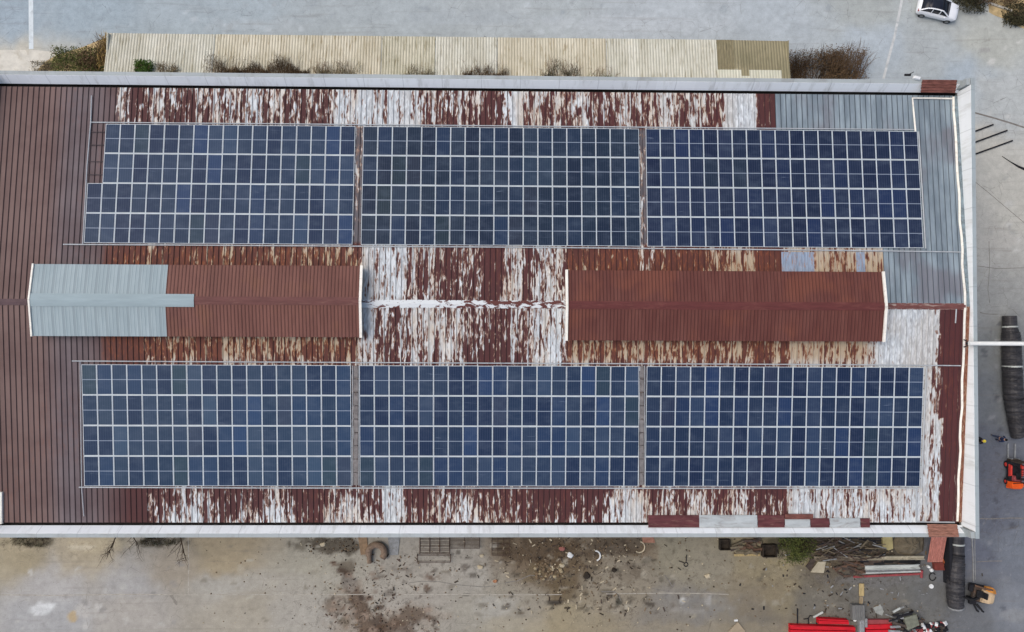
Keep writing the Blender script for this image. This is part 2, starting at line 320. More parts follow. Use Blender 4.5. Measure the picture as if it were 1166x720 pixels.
# ------------------------------------------------------------------ ground
def make_ground():
    xs=np.arange(-58,58.01,.21); ys=np.arange(-42,40.01,.21); nx,ny=len(xs),len(ys)
    gx,gy=np.meshgrid(xs,ys); X=gx.ravel(); Y=gy.ravel()
    pts=[(10,20,150,163,171),(100,15,152,165,172),(230,22,160,171,176),(420,15,164,172,174),(600,15,168,175,176),(760,20,172,179,182),(900,25,170,178,182),
     (1000,60,166,175,180),(980,10,160,165,162),(1060,60,164,170,170),(1130,50,168,170,162),(1100,90,162,172,178),(1150,110,172,176,174),
     (20,70,186,182,168),(1130,180,184,182,172),(1150,230,180,178,168),(1130,270,176,174,166),(1150,300,170,169,162),(1130,335,150,151,147),(1125,400,124,127,126),(1125,450,112,116,119),
     (1125,520,100,104,112),(1125,580,100,104,113),(1150,620,112,117,124),(1150,690,118,122,127),(1105,630,98,102,112),(1110,705,104,106,108),
     (20,625,150,140,116),(100,628,160,150,128),(60,660,164,162,158),(60,705,160,160,158),(150,660,158,157,154),(150,700,160,156,148),(215,640,152,144,130),
     (260,625,156,144,120),(260,665,160,157,148),(280,700,154,148,134),(350,650,156,152,138),(340,700,158,154,144),(470,650,158,153,142),(480,690,154,149,139),
     (540,660,156,152,142),(560,700,150,146,134),(610,630,112,98,80),(640,660,116,104,84),(590,680,146,140,126),(640,705,146,136,112),(700,625,112,100,84),(700,670,136,128,112),
     (760,630,138,132,114),(760,690,128,124,116),(800,650,136,130,114),(850,640,142,132,108),(880,660,134,124,100),(850,690,118,112,100),(930,680,110,106,96),(1000,680,106,104,98),(1050,670,104,104,100),
     (950,640,100,92,78),(1000,625,92,86,76)]
    P=np.array([at(a,b)[:2] for a,b,*_ in pts]); col=np.array([S(*c)[:3] for _,_,*c in pts])
    wob=(fbm(X*.25,Y*.25,5)-.5)*5; wob2=(fbm(X*.25,Y*.25,9)-.5)*5
    num=np.zeros((len(X),3)); den=np.zeros(len(X))
    for p,c in zip(P,col):
        d2=(X+wob-p[0])**2+((Y+wob2-p[1])*1.25)**2+.6; w=1/d2**1.8; num+=w[:,None]*c; den+=w
    K=num/den[:,None]
    K*= (1+.22*(fbm(X*.5,Y*.5,21)-.5)+.16*(fbm(X*2.1,Y*2.1,33,3)-.5))[:,None]
    def blob(px,py,rx,ry,c,a,rag=.9,ang=0):
        nonlocal K
        p=at(px,py); rx/=12.3; ry/=12.3
        m=(abs(X-p.x)<rx*3+1)&(abs(Y-p.y)<rx*3+ry*3+1); dx=X[m]-p.x; dy=Y[m]-p.y; ca,sa=math.cos(ang),math.sin(ang)
        u=(dx*ca+dy*sa)/rx; v=(-dx*sa+dy*ca)/ry
        q=np.sqrt(u*u+v*v)+(fbm(X[m]*1.1,Y[m]*1.1,int(px)+int(py))-.5)*2*rag
        w=np.clip((1.15-q)/.5,0,1); w=(w*w*(3-2*w)*a)[:,None]
        K[m]=K[m]*(1-w)+w*np.array(S(*c)[:3])
    mud=(72,58,48)
    for a in ((375,620,34,11,(74,66,54),.85),(395,648,13,8,(84,72,58),.7),(396,662,7,20,mud,.95,.6,.25),(405,680,8,22,mud,.95,.6,.3),(414,698,10,20,mud,.95,.7,.2),(424,714,22,11,mud,.9),
     (462,703,24,9,mud,.9,.9,.3),(380,690,12,8,(86,76,64),.7),(392,709,10,9,(80,72,56),.7),(440,716,30,8,(86,68,54),.75),(400,695,26,30,(134,118,102),.4),(470,700,40,14,(134,120,104),.35),
     (620,625,60,16,(84,70,54),.75),(648,650,36,26,(92,76,56),.65),(640,672,14,18,(98,86,66),.6),(700,622,50,12,(82,72,60),.7),(715,650,22,12,(86,74,62),.6),(668,657,5,5,(36,30,24),.9),(700,650,5,4,(44,42,36),.9),
     (664,668,4,2.5,(34,32,28),.9),(705,684,4,6,(44,46,40),.8),(633,686,8,3,(40,36,32),.9),(614,636,4,3,(38,32,26),.9),(530,646,5,3,(92,84,76),.7),(488,672,5,4,(86,78,70),.7),(530,678,6,1.6,(44,40,36),.8),(413,682,3,3,(60,50,44),.8),
     (610,655,22,14,(104,92,70),.6),(692,662,40,16,(140,132,116),.5),(45,695,16,7,(200,202,200),.75,.9,.4),(55,690,8,4,(206,208,206),.7),(92,697,9,8,(184,180,172),.5),(83,702,5,7,(176,152,106),.7),(115,700,14,8,(176,174,168),.4),
     (777,684,4,5,(204,204,198),.9,.5),(806,683,5,8,(196,196,192),.8,.6),(785,695,20,3,(186,184,178),.4),(800,690,40,18,(122,122,120),.5),(760,705,50,16,(126,120,108),.4),
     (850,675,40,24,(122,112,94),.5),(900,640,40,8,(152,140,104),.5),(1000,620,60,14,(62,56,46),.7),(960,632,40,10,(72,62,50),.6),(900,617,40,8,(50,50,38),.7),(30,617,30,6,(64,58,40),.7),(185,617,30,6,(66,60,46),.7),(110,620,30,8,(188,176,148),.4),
     (90,623,14,4,(198,190,170),.5),(1133,560,26,60,(96,98,106),.3),(730,720,200,12,(150,138,112),.3),(1155,700,14,10,(150,150,146),.3),(1000,660,60,8,(112,112,112),.4),(1000,700,60,8,(96,94,90),.4),(1065,680,30,20,(96,97,98),.4),
     (740,630,10,12,(122,104,84),.4),(585,712,40,10,(160,152,132),.5),(340,663,70,12,(164,160,150),.4),(560,690,30,14,(164,162,154),.5),(300,30,60,10,(178,184,186),.3),(720,30,120,12,(186,192,195),.35),(540,20,80,9,(160,168,172),.4),(1110,150,20,10,(190,188,178),.4)):
        blob(*a)
    rs=random.Random(5)
    for x0,x1,y0,y1,n,cols in((570,770,614,700,90,((54,46,38),(84,72,56),(170,164,148),(62,58,50))),(375,500,640,720,60,((64,50,42),(96,76,62),(150,132,116))),(230,370,620,715,24,((124,118,104),(172,168,154))),(500,580,620,716,30,((100,92,78),(74,68,60),(176,172,160))),(780,1060,640,716,40,((84,80,72),(150,144,128),(96,90,78))),(10,220,640,716,30,((136,134,130),(182,180,174))),(1116,1164,360,712,26,((78,80,86),(136,138,140))),(150,1000,4,36,40,((150,158,162),(190,197,200),(158,164,166))),(1120,1162,30,330,26,((150,150,146),(192,192,186)))):
        for _ in range(n): blob(rs.uniform(x0,x1),rs.uniform(y0,y1),rs.uniform(1.5,6),rs.uniform(1,4),rs.choice(cols),rs.uniform(.3,.8),.9,rs.uniform(-.6,.6))
    V=[(x,y,0) for x,y in zip(X,Y)]; F=[]
    for j in range(ny-1):
        b=j*nx
        for i in range(nx-1): F.append((b+i,b+i+1,b+nx+i+1,b+nx+i))
    x0,x1,y0,y1=xs[0],xs[-1],ys[0],ys[-1]; B=900; n=len(V)
    V+= [(-B,-B,0),(B,-B,0),(B,B,0),(-B,B,0),(x0,y0,0),(x1,y0,0),(x1,y1,0),(x0,y1,0)]
    for i in range(4): F.append((n+i,n+(i+1)%4,n+4+(i+1)%4,n+4+i))
    K=np.vstack([K,np.tile(np.array(S(150,150,142)[:3]),(8,1))]); K=np.clip(K,.01,.8)
    m=MB(); m.v=V; m.f=F; m.mi=[0]*len(F)
    k=NT('weathered_concrete_ground'); c=k.attr('tone').outputs['Color']; v=k.coord()
    n1=k.noise(v,1.7,8,.68); n2=k.noise(v,9,4,.6); n3=k.noise(v,.18,5,.6)
    f=k.math('ADD',k.math('MULTIPLY',n1,.6),k.math('ADD',k.math('MULTIPLY',n2,.3),.55))
    c=k.mix(1.,c,k.math('MULTIPLY',f,1.),'MULTIPLY')
    c=k.mix(k.math('MULTIPLY',k.step(k.noise(v,3.3,5,.7,.6),.60,.70),.28),c,S(92,84,74)); c=k.mix(k.math('MULTIPLY',k.step(k.noise(v,2.6,6,.7),.62,.70),.25),c,S(196,194,188))
    g=k.attr('grime').outputs['Fac']
    sp=k.noise(v,2.1,7,.72,.5); c=k.mix(k.math('MULTIPLY',k.step(sp,.53,.60),k.math('MULTIPLY',g,.8)),c,S(62,52,44))
    sp2=k.noise(k.coord((1,1.2,1)),5.3,5,.7,.4); c=k.mix(k.math('MULTIPLY',k.step(sp2,.60,.65),k.math('MULTIPLY',g,.85)),c,S(48,42,36))
    sp3=k.noise(v,6.7,4,.7,.6); c=k.mix(k.math('MULTIPLY',k.step(sp3,.63,.67),k.math('MULTIPLY',g,.8)),c,S(186,178,160))
    gr=k.noise(v,22,3,.7); c=k.mix(1.,c,k.math('ADD',k.math('MULTIPLY',gr,.7),.66),'MULTIPLY')
    vo=k.n('ShaderNodeTexVoronoi',feature='DISTANCE_TO_EDGE'); k.l(k.coord((.16,.16,.16)),vo.inputs['Vector']); wob=k.math('ADD',vo.outputs['Distance'],k.math('MULTIPLY',k.math('SUBTRACT',k.noise(v,1.4,5,.7),.5),.06))
    c=k.mix(k.math('MULTIPLY',k.math('SUBTRACT',1.,k.step(k.math('ABSOLUTE',wob),.003,.010)),k.math('MULTIPLY',k.step(n3,.46,.6),.45)),c,S(88,82,74))
    tr=k.noise(k.coord((.12,2.4,1)),1,4,.6,.3); c=k.mix(k.math('MULTIPLY',k.step(tr,.56,.7),.22),c,S(120,114,106))
    k.bump(n2,.02,.35)
    o=m.build('ground',k.end(c,.92)); attr_col(o.data,'tone',np.hstack([K,np.ones((len(K),1))])); 
    gm=np.zeros(len(X))
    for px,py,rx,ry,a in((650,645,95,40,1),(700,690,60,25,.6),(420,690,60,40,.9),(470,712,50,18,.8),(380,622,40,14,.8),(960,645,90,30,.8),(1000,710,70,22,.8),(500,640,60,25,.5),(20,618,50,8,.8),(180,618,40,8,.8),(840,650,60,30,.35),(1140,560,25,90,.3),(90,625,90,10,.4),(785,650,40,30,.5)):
        p=at(px,py); gm=np.maximum(gm,a*np.exp(-(((X-p.x)*12.3/rx)**2+((Y-p.y)*12.3/ry)**2)*.8))
    attr_float(o.data,'grime',np.concatenate([gm,np.zeros(8)])); structure(o)
make_ground()

def strip(name, pts, w, mat, z, kind=True):
    """thin flat line on the ground through pixel points"""
    m=MB(); P=[at(a,b,z) for a,b in pts]
    for i in range(len(P)-1):
        d=(P[i+1]-P[i]); d.normalize(); u=Vector((-d.y,d.x,0))*w/2
        m.add([P[i]-u,P[i]+u,P[i+1]+u,P[i+1]-u],[(0,3,2,1)])
    return structure(m.build(name,mat))
strip('road_marking',[(35,-20),(35.5,56)],.42,M['line'],.006)
strip('road_marking',[(1030,-20),(1026,5),(1019,40),(1012,66),(1006,90)],.24,M['line_faint'],.006)
strip('pavement_joint',[(1108,128),(1130,134),(1150,140),(1180,150)],.16,M['joint_dark'],.005)
strip('pavement_joint',[(0,677.5),(60,678),(150,677),(214,677.5),(330,677.2),(430,677)],.075,M['joint_light'],.005)
strip('pavement_joint',[(450,677),(600,677.4),(640,677.2)],.075,M['joint_light'],.006)
strip('pavement_joint',[(690,676.5),(760,675.5),(800,676),(830,677)],.075,M['joint_light'],.005)
strip('pavement_joint',[(214,606),(215,640),(214.3,677)],.075,M['joint_light'],.007)
strip('pavement_joint',[(-30,672),(0,677)],.1,M['joint_light'],.007)
strip('crack',[(1110,207),(1125,219),(1145,236),(1170,257)],.05,M['joint_dark'],.006)
strip('crack',[(1116,356),(1122,357.5),(1130,358),(1136,358)],.07,M['joint_dark'],.006)
strip('crack',[(1113,303),(1135,306),(1170,305)],.05,M['joint_dark'],.006)
strip('crack',[(1126,275),(1127,300),(1125,330),(1127,345)],.05,M['joint_dark'],.007)
strip('crack',[(1110,590.5),(1130,591),(1150,590),(1175,590.5)],.09,M['joint_dark'],.006)
strip('crack',[(1112,640),(1128,639),(1141,639)],.07,M['joint_dark'],.006)
strip('crack',[(465,664),(480,662),(500,662.5),(520,666),(552,668.5),(565,667)],.06,M['joint_dark'],.008)
strip('crack',[(575,664),(590,661),(604,655),(618,657)],.07,M['joint_dark'],.008)
strip('crack',[(757,655),(762,662),(766,669),(768,664)],.09,M['joint_dark'],.008)
strip('crack',[(684,674),(700,674),(704,678),(707,684)],.08,M['joint_dark'],.008)
strip('crack',[(742,670),(752,672),(762,673)],.07,M['joint_dark'],.009)
# rougher slabs and verges
def patch(name, poly, mat, z):
    m=MB(); P=[at(a,b,z) for a,b in poly]; m.add(P,[tuple(range(len(P)))[::-1]]); return structure(m.build(name,mat))
patch('pavement',[(-40,57.5),(38,57),(70,60),(50,72),(40,90),(-40,90)],worn('pale_dusty_concrete',S(204,200,188),.12,1.2,.95,dirt=S(170,160,136),dirt_amt=.5),.010)
patch('verge',[(1100,-30),(1125,-8),(1126,14),(1133,18),(1145,22),(1158,30),(1200,44),(1240,30),(1240,-40)],M['soil'],.012)
patch('verge',[(40,92),(44,78),(52,70),(64,63),(80,58),(96,53),(110,47),(123,43.5),(130,44),(130,98),(30,98)],M['soil'],.012)
m=MB(); m.beam(at(1098,-6,.08),at(1152,12.5,.08),.18,.16); structure(m.build('kerb',M['pale_concrete']))

# ------------------------------------------------------------------ factory building
XG=36.48; XGL=min(on_roof(.5,592).x,on_roof(.5,100).x)-.12
XR=37.26; XL=XGL-(XR-XG); YT,YB=18.11,18.14; HP=11.2; HS=10.3; ZE=roof_z(SEU)
fac=thing('factory_building','long factory with a low gabled roof of peeling brown and white metal sheeting','building',(0,0,0))
def prof(keys, py, dz=0): return np.array([on_roof(a,py).x for a,_ in keys]), np.array([b for _,b in keys])
UO=prof([(120,0),(134,0),(136,.55),(142,.55),(146,.2),(160,.2),(168,.3),(172,.55),(190,.55),(196,.35),(212,.33),(232,.45),(248,.62),(262,.55),(290,.55),(300,.42),(322,.42),(326,.3),(352,.36),(379,.3),(382,.85),(390,.8),(398,.5),(404,.55),(410,.9),(470,.9),(482,.62),(490,.3),(520,.36),(574,.25),(577,.78),(598,.72),(603,.4),(640,.42),(646,.3),(658,.42),(664,.66),(671,.6),(674,.25),(700,.3),(705,.66),(716,.6),(722,.3),(734,.34),(742,.6),(768,.55),(776,.36),(800,.45),(822,.42),(825,1.05),(860,1.0),(862,.06),(884,.05)],118)
UI=prof([(118,0),(126,.25),(160,.3),(176,.5),(190,.26),(300,.3),(400,.3),(412,.45),(416,.95),(431,.82),(458,.78),(464,.5),(482,.46),(500,.42),(504,.12),(522,.1),(528,.32),(554,.3),(560,.1),(570,.12),(574,.55),(592,.55),(598,.25),(608,.28),(612,.55),(640,.62),(645,.25),(700,.25),(728,.26),(732,.5),(742,.5),(746,.25),(804,.22),(808,.66),(860,.66),(864,.15),(889,.15),(891,.7),(1010,.75)],310)
LI=prof([(158,0),(166,.3),(200,.42),(260,.44),(300,.46),(400,.42),(412,.6),(416,.95),(424,.9),(430,.66),(442,.6),(446,.45),(456,.44),(462,.66),(514,.64),(520,.4),(576,.36),(584,.46),(610,.46),(616,.6),(640,.7),(646,.5),(700,.5),(760,.54),(850,.5),(862,.42),(878,.36),(894,.4),(900,.72),(990,.7),(1000,.85),(1010,1.0),(1062,1.0),(1067,.9),(1070,.02),(1100,.02)],385)
LO=prof([(165,0),(172,.22),(196,.25),(200,.75),(214,.75),(217,.5),(220,.66),(230,.62),(234,.26),(246,.34),(252,.22),(300,.26),(304,.5),(324,.5),(328,.15),(370,.18),(376,.45),(400,.42),(406,.5),(420,.42),(434,.4),(438,.92),(456,.92),(460,.22),(494,.22),(500,.46),(540,.42),(560,.34),(600,.28),(606,.12),(690,.14),(695,.7),(735,.66),(740,.48),(800,.46),(862,.45),(866,.16),(894,.14),(898,.8),(940,.78),(960,.64),(990,.72),(1064,.78),(1067,.85),(1070,.02),(1100,.02)],578)
def base_cols(X,side):
    ks=[(-45,(128,106,98)),(on_roof(55,200).x,(123,102,97)),(on_roof(78,200).x,(116,106,108)),(on_roof(100,200).x,(114,104,106)),(on_roof(121,200).x,(108,92,92)),(on_roof(150,200).x,(84,52,51)),(50,(86,48,49))]
    kx=[a for a,_ in ks]; return np.stack([np.interp(X,kx,[S(*c)[i] for _,c in ks]) for i in range(3)]+[np.ones_like(X)],1)
def ribbed(x0,x1,pitch,h,rw,fr0=0.0):
    """cross profile of a ribbed sheet: list of (x, dz)"""
    out=[(x0,0)]; k=math.floor(x0/pitch)
    while k*pitch<x1:
        b=k*pitch+fr0*pitch
        for d,z in((-rw,0),(-rw*.55,h),(rw*.55,h),(rw,0)):
            if x0<b+d<x1: out.append((b+d,z))
        k+=1
    return out+[(x1,0)]
GRX_O=on_roof(884,120).x; GRX_I=on_roof(1006,300).x
def make_slope(sgn,se):
    pr=ribbed(XGL,XG,PITCH,.05,.045,.1); ss=np.linspace(0,se,60); n=len(pr)
    V=[];F=[];MI=[]
    for s in ss:
        for x,dz in pr: V.append((x,sgn*s,ZR-T*s+dz))
    V=np.array(V); X=V[:,0]; s=np.abs(V[:,1])
    for j in range(len(ss)-1):
        sm=(ss[j]+ss[j+1])/2
        for i in range(n-1):
            q=(j*n+i,j*n+i+1,(j+1)*n+i+1,(j+1)*n+i); F.append(q if sgn<0 and False else (q if sgn>0 else q[::-1]))
            xm=(pr[i][0]+pr[i+1][0])/2
            g = sgn>0 and xm>(GRX_O if sm>9 else GRX_I); MI.append(1 if g else 0)
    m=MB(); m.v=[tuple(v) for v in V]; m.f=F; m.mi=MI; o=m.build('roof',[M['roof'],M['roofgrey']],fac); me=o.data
    I,O=(UI,UO) if sgn>0 else (LI,LO)
    ci=np.interp(X,*I); co=np.interp(X,*O); cov=np.where(s<9,ci,co)
    if sgn>0:
        cov=np.where(s>15,cov+.12*(s-15)/2.2*(cov>.08)*(cov<.6),cov)
    else:
        e=np.clip((s-14.4)/2.8,0,1); cov=np.where((s>14)&(cov>.08)&(cov<.7),cov-.12+.3*e,cov)
        w=np.clip((s-3.4)/1,0,1); cov=np.where((s<9)&(X>on_roof(440,385).x)&(X<on_roof(600,385).x),cov-.25*w,cov)
    for a,b in((404,414),(727,737)):
        xa=on_roof(a,300).x; xb=on_roof(b,300).x; cov=np.where((X>xa-.2)&(X<xb+.2)&(s>4.8)&(s<14),.26 if sgn>0 else .2,cov)
    if sgn<0: cov=np.where((X>11.4+19*1.15)&(X<on_roof(1067,480).x)&(s>4.8),.72,cov)
    rust=np.zeros(len(X)); ml,mr=on_roof(412,300).x,on_roof(645,300).x
    near=np.clip((5.2-s)/1.2,0,1)*((X<ml)|(X>mr))*(X>on_roof(118,300).x)
    if sgn<0: near=near*np.clip((on_roof(1003,385).x-X)/1.5,0,1)
    rust=near*.95; cov=np.where((near>.2)&(cov<.6),cov-.07,cov)
    if sgn>0: rust=np.where((X>on_roof(730,300).x)&(X<on_roof(745,300).x),rust*.4,rust)
    rust=np.maximum(rust,.26*np.clip((fbm(X*.35,V[:,1]*.2,50)-.45)*6,0,1)); cov=np.where((cov>.1)&(cov<1.0),.44+(cov-.44)*.78-.03*(s<4)-.04*(s>14),cov)
    attr_float(me,'cov',cov); attr_float(me,'rust',rust); bc=base_cols(X,sgn); nr=(near*.8)[:,None]; bc[:,:3]=bc[:,:3]*(1-nr)+nr*np.array(S(104,62,50)[:3]); 
    for a,b in((404,414),(727,737)):
        xa=on_roof(a,300).x; xb=on_roof(b,300).x; gq=(X>xa-.3)&(X<xb+.3)&(s>4.8)&(s<14); bc[gq,:3]=np.array(S(104,102,106)[:3])
    attr_col(me,'base',bc)
    return o
make_slope(1,SEU); make_slope(-1,SED)
# bluish and green-stained replacement strips lie lapped over the old sheets by the right monitor
bluish=worn('bluish_patch_sheet',S(140,154,172),.25,2.2,.7,dirt=S(158,116,84),dirt_amt=.9,aniso=(3,.5,1))
for a,b in((890,927),(975,985)):
    m=MB(); p=on_roof(a,290,.06); q=on_roof(b,290,.06); y0=on_roof(a,287).y; y1=on_roof(a,312).y
    prf=ribbed(p.x,q.x,PITCH,.05,.045,.1); n=len(prf)
    m.add([(x,y,roof_z(y)+.008+dz) for y in(y0,y1) for x,dz in prf],[(i,n+i,n+i+1,i+1) for i in range(n-1)])
    tag(m.build('patch_sheet',bluish,fac),'bluish patch sheet',None)
# parapet walls: outer wall, inner white sheet, coping
ti,gap=.27,.10
def wallbox(name,mat,x0,x1,y0,y1,z0,z1,parent=fac,bevel=0):
    m=MB(); m.box(((x0+x1)/2,(y0+y1)/2,(z0+z1)/2),(x1-x0,y1-y0,z1-z0)); return m.build(name,mat,parent,bevel=bevel)
CW=.30
wallbox('wall',M['wall'],XL+.02,XR-.02,YT-.25,YT-.02,0,HS-.1); wallbox('wall',M['wall'],XL+.02,XR-.02,-YB+.02,-YB+.25,0,HS-.1)
wallbox('wall',M['wall'],XR-.25,XR-.02,-YB+.252,YT-.252,0,HP-.1); wallbox('wall',M['wall'],XL+.02,XL+.25,-YB+.252,YT-.252,0,HP-.1)
def lining(a,b,inx,iny,top,mat):
    """white sheet leaning inwards at its foot: top edge a-b, foot displaced by (inx,iny)"""
    m=MB(); zt,zb=top-.02,ZE-.1; n=Vector((inx,iny,0)); A=Vector((a[0],a[1],zt)); B=Vector((b[0],b[1],zt)); k=n.normalized()*.02
    e=(B-A).normalized()*(abs(inx)+.02); Af=Vector((a[0],a[1],zb))+n+e; Bf=Vector((b[0],b[1],zb))+n-e
    m.add([A+k,B+k,Bf+k,Af+k,A,B,Bf,Af],[(0,1,2,3),(4,7,6,5),(0,3,7,4),(1,5,6,2),(3,2,6,7),(0,4,5,1)]); return m.build('parapet_lining',mat,fac)
lining((XL+CW,YT-CW),(XR-CW,YT-CW),0,-(YT-CW-17.36),HS,M['lining']); lining((XR-CW,-YB+CW),(XL+CW,-YB+CW),0,YB-CW-17.42,HS,M['lining'])
lining((XR-CW,YT-CW-.35),(XR-CW,-YB+CW+.35),-.05,0,HP,M['lining_end']); lining((XL+CW,-YB+CW+.35),(XL+CW,YT-CW-.35),.05,0,HP,M['lining_end'])
wallbox('coping',M['coping'],XL+CW,XR-CW,YT-CW,YT,HS-.1,HS); wallbox('coping',M['coping'],XL+CW,XR-CW,-YB,-YB+CW,HS-.1,HS)
wallbox('coping',M['coping_end'],XR-CW,XR,-YB+.12,YT-.12,HP-.1,HP); wallbox('coping',M['coping_end'],XL,XL+CW,-YB+.12,YT-.12,HP-.1,HP)
for x0_,x1_ in((XR-.6,XR-CW-.003),(XL+CW+.003,XL+.6)):
    for y0_,y1_ in((YT-.62,YT-.12),(-YB+.12,-YB+.62)): wallbox('corner_pier',M['coping'],x0_,x1_,y0_,y1_,HS-.8,HP-.12)
wallbox('gutter',M['gutter'],XL+.26,XR-.26,SEU-.25,17.5,ZE-.7,ZE-.5); wallbox('gutter',M['gutter'],XL+.26,XR-.26,-17.55,-SED+.25,ZE-.7,ZE-.5)
p=on_roof(.3,596); q=on_roof(.3,560); m=MB(); m.beam((p.x+.1,p.y,roof_z(p.y)+.1),(q.x+.1,q.y,roof_z(q.y)+.1),.28,.2); m.build('end_flashing',M['trim'],fac)
# gable flashing and the rusty valley beside the right parapet
for xg,x2 in((XG,XR-.34),(XGL,XL+.34)):
    m=MB()
    for i in range(30):
        y0=-SED+.1+(SEU+SED-.2)*i/30; y1=-SED+.1+(SEU+SED-.2)*(i+1)/30
        def jit(i): return .04*math.sin(i*1.7)+.02*math.sin(i*4.1)
        a=min(xg,x2); w=.165; a0=xg-w/2
        m.add([(a0+jit(i),y0,roof_z(y0)+.075),(a0+w+jit(i),y0,roof_z(y0)+.075),(a0+w+jit(i+1),y1,roof_z(y1)+.075),(a0+jit(i+1),y1,roof_z(y1)+.075),
               (a0+jit(i),y0,roof_z(y0)+.02),(a0+w+jit(i),y0,roof_z(y0)+.02),(a0+w+jit(i+1),y1,roof_z(y1)+.02),(a0+jit(i+1),y1,roof_z(y1)+.02)],[(0,1,2,3),(0,3,7,4),(1,5,6,2)])
    m.build('gable_flashing',M['trim'],fac)
    m=MB(); lo,hi=sorted((xg+ (.1 if xg>0 else -.1),x2))
    for y0,y1,mi in((-SED,0,0),(0,SEU,1)):
        n=12
        for i in range(n):
            a=y0+(y1-y0)*i/n; b=y0+(y1-y0)*(i+1)/n
            m.add([(lo,a,roof_z(a)-.04),(hi,a,roof_z(a)-.04),(hi,b,roof_z(b)-.04),(lo,b,roof_z(b)-.04)],[(0,1,2,3)],mi)
    m.build('valley_gutter',[worn('rust_stained_valley',S(116,72,56),.4,4,.85,dirt=S(190,176,150),dirt_amt=.8,aniso=(3,.7,1)),worn('grey_valley',S(120,134,140),.25,3,.7,dirt=S(70,66,64),dirt_amt=.6)],fac)
# ridge caps of the main roof
def ridgecap(px0,px1,w,mat,dz=.07,name='ridge_cap',parent=fac):
    x0=on_roof(px0,346).x; x1=on_roof(px1,348).x; m=MB(); n=max(2,int((x1-x0)/.43)); prev=None; V=[];F=[]
    for i in range(n+1):
        x=x0+(x1-x0)*i/n; j=(random.random()-.5)*.03
        V+=[(x,w/2+j,ZR-T*w/2+dz-.03),(x,0,ZR+dz+.03),(x,-w/2+j,ZR-T*w/2+dz-.03)]
    for i in range(n):
        b=i*3; F+=[(b,b+1,b+4,b+3),(b+1,b+2,b+5,b+4)]
    m.add(V,F); return m.build(name,mat,parent)
ridgecap(-2,40,.5,M['cap_plain'])
def capmat():
    k=NT('flaking_white_ridge_cap'); n=k.noise(k.coord((1.2,3,1)),1,6,.65,.5); X=k.n('ShaderNodeSeparateXYZ'); k.l(k.n('ShaderNodeTexCoord').outputs['Object'],X.inputs[0])
    th=k.math('ADD',n,k.math('MULTIPLY',k.step(X.outputs[0],-7,0),.1)); c=k.mix(k.step(th,.555,.61),S(212,216,216),S(96,58,54)); return k.end(c,.7)
ridgecap(412,646,.62,capmat())
ridgecap(1006,1099,.5,worn('rust_red_main_cap',S(110,70,66),.2,2,.7,dirt=S(190,176,164),dirt_amt=.6,aniso=(.6,3,1)))

# ridge monitors
def monitor(px0,px1,pyt,pyb,mat,capm,split=None):
    ze,zr_=11.5,11.92
    x0=at(px0,345,ze).x; x1=at(px1,345,ze).x; y1=at(600,pyt,ze).y; y0=at(600,pyb,ze).y; yc=(y0+y1)/2; hw=(y1-y0)/2
    root=MB(); z0=ZR-.35
    for xa in(x0+.12,x1-.12):
        root.add([(xa-.04,y0+.15,z0),(xa+.04,y0+.15,z0),(xa+.04,y1-.15,z0),(xa-.04,y1-.15,z0),(xa-.04,y0+.15,ze-.03),(xa+.04,y0+.15,ze-.03),(xa+.04,yc,zr_-.05),(xa-.04,yc,zr_-.05),(xa+.04,y1-.15,ze-.03),(xa-.04,y1-.15,ze-.03)],
          [(0,4,7,9,3),(1,2,8,6,5),(0,1,5,4),(2,3,9,8),(4,5,6,7),(7,6,8,9)])
    for yy in(y0+.19,y1-.19): root.box(((x0+x1)/2,yy,(z0+ze-.04)/2),(x1-x0-.3,.06,ze-.04-z0))
    body=root.build('roof_monitor',M['greysheet'],fac)
    def slope(xa,xb,mt,lift=0,pitch=.27,rh=.035):
        m=MB(); prf=ribbed(xa,xb,pitch,rh,pitch*.22,.25); n=len(prf)
        for sg in(1,-1):
            V=[(x,yc+sg*s,zr_-(zr_-ze)*s/hw+dz+lift) for s in(0,hw/2,hw) for x,dz in prf]
            F=[(j*n+i,j*n+i+1,(j+1)*n+i+1,(j+1)*n+i) for j in range(2) for i in range(n-1)]
            m.add(V,F if sg<0 else [f[::-1] for f in F])
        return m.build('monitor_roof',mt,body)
    def cap(xa,xb,w,mt,lift):
        m=MB(); sl=(zr_-ze)/hw
        m.add([(xa,yc+w/2,zr_-sl*w/2+lift),(xa,yc,zr_+lift),(xa,yc-w/2,zr_-sl*w/2+lift),(xb,yc+w/2,zr_-sl*w/2+lift),(xb,yc,zr_+lift),(xb,yc-w/2,zr_-sl*w/2+lift)],[(0,1,4,3),(1,2,5,4)])
        return m.build('ridge_cap',mt,body)
    if split:
        xs=at(split[0],345,ze).x; xc=at(split[1],345,zr_).x
        slope(xs,x1,mat); slope(x0,xs+.05,M['mon_grey'],.03,.27,.01); cap(xs,x1,.62,capm,.045); cap(x0,xc,.98,M['mon_cap'],.09)
    else:
        slope(x0,x1,mat); cap(x0,x1,.62,capm,.045)
    ends=[x0,x1] if not split else [x0,x1]
    for xe in ends:
        m=MB(); w=.13 if xe in(x0,) and split else .2
        for sg in(1,-1):
            m.beam((xe,yc,zr_+.05),(xe,yc+sg*(hw+.02),ze+.05),w,.16)
        m.build('end_trim',M['trim'],body)
    return body
monitor(37.5,411.5,304,385,M['mon_brown'],M['cap_brown'],(190.5,221))
monitor(645,1005.5,307.5,387.5,M['mon_red'],M['cap_red'])
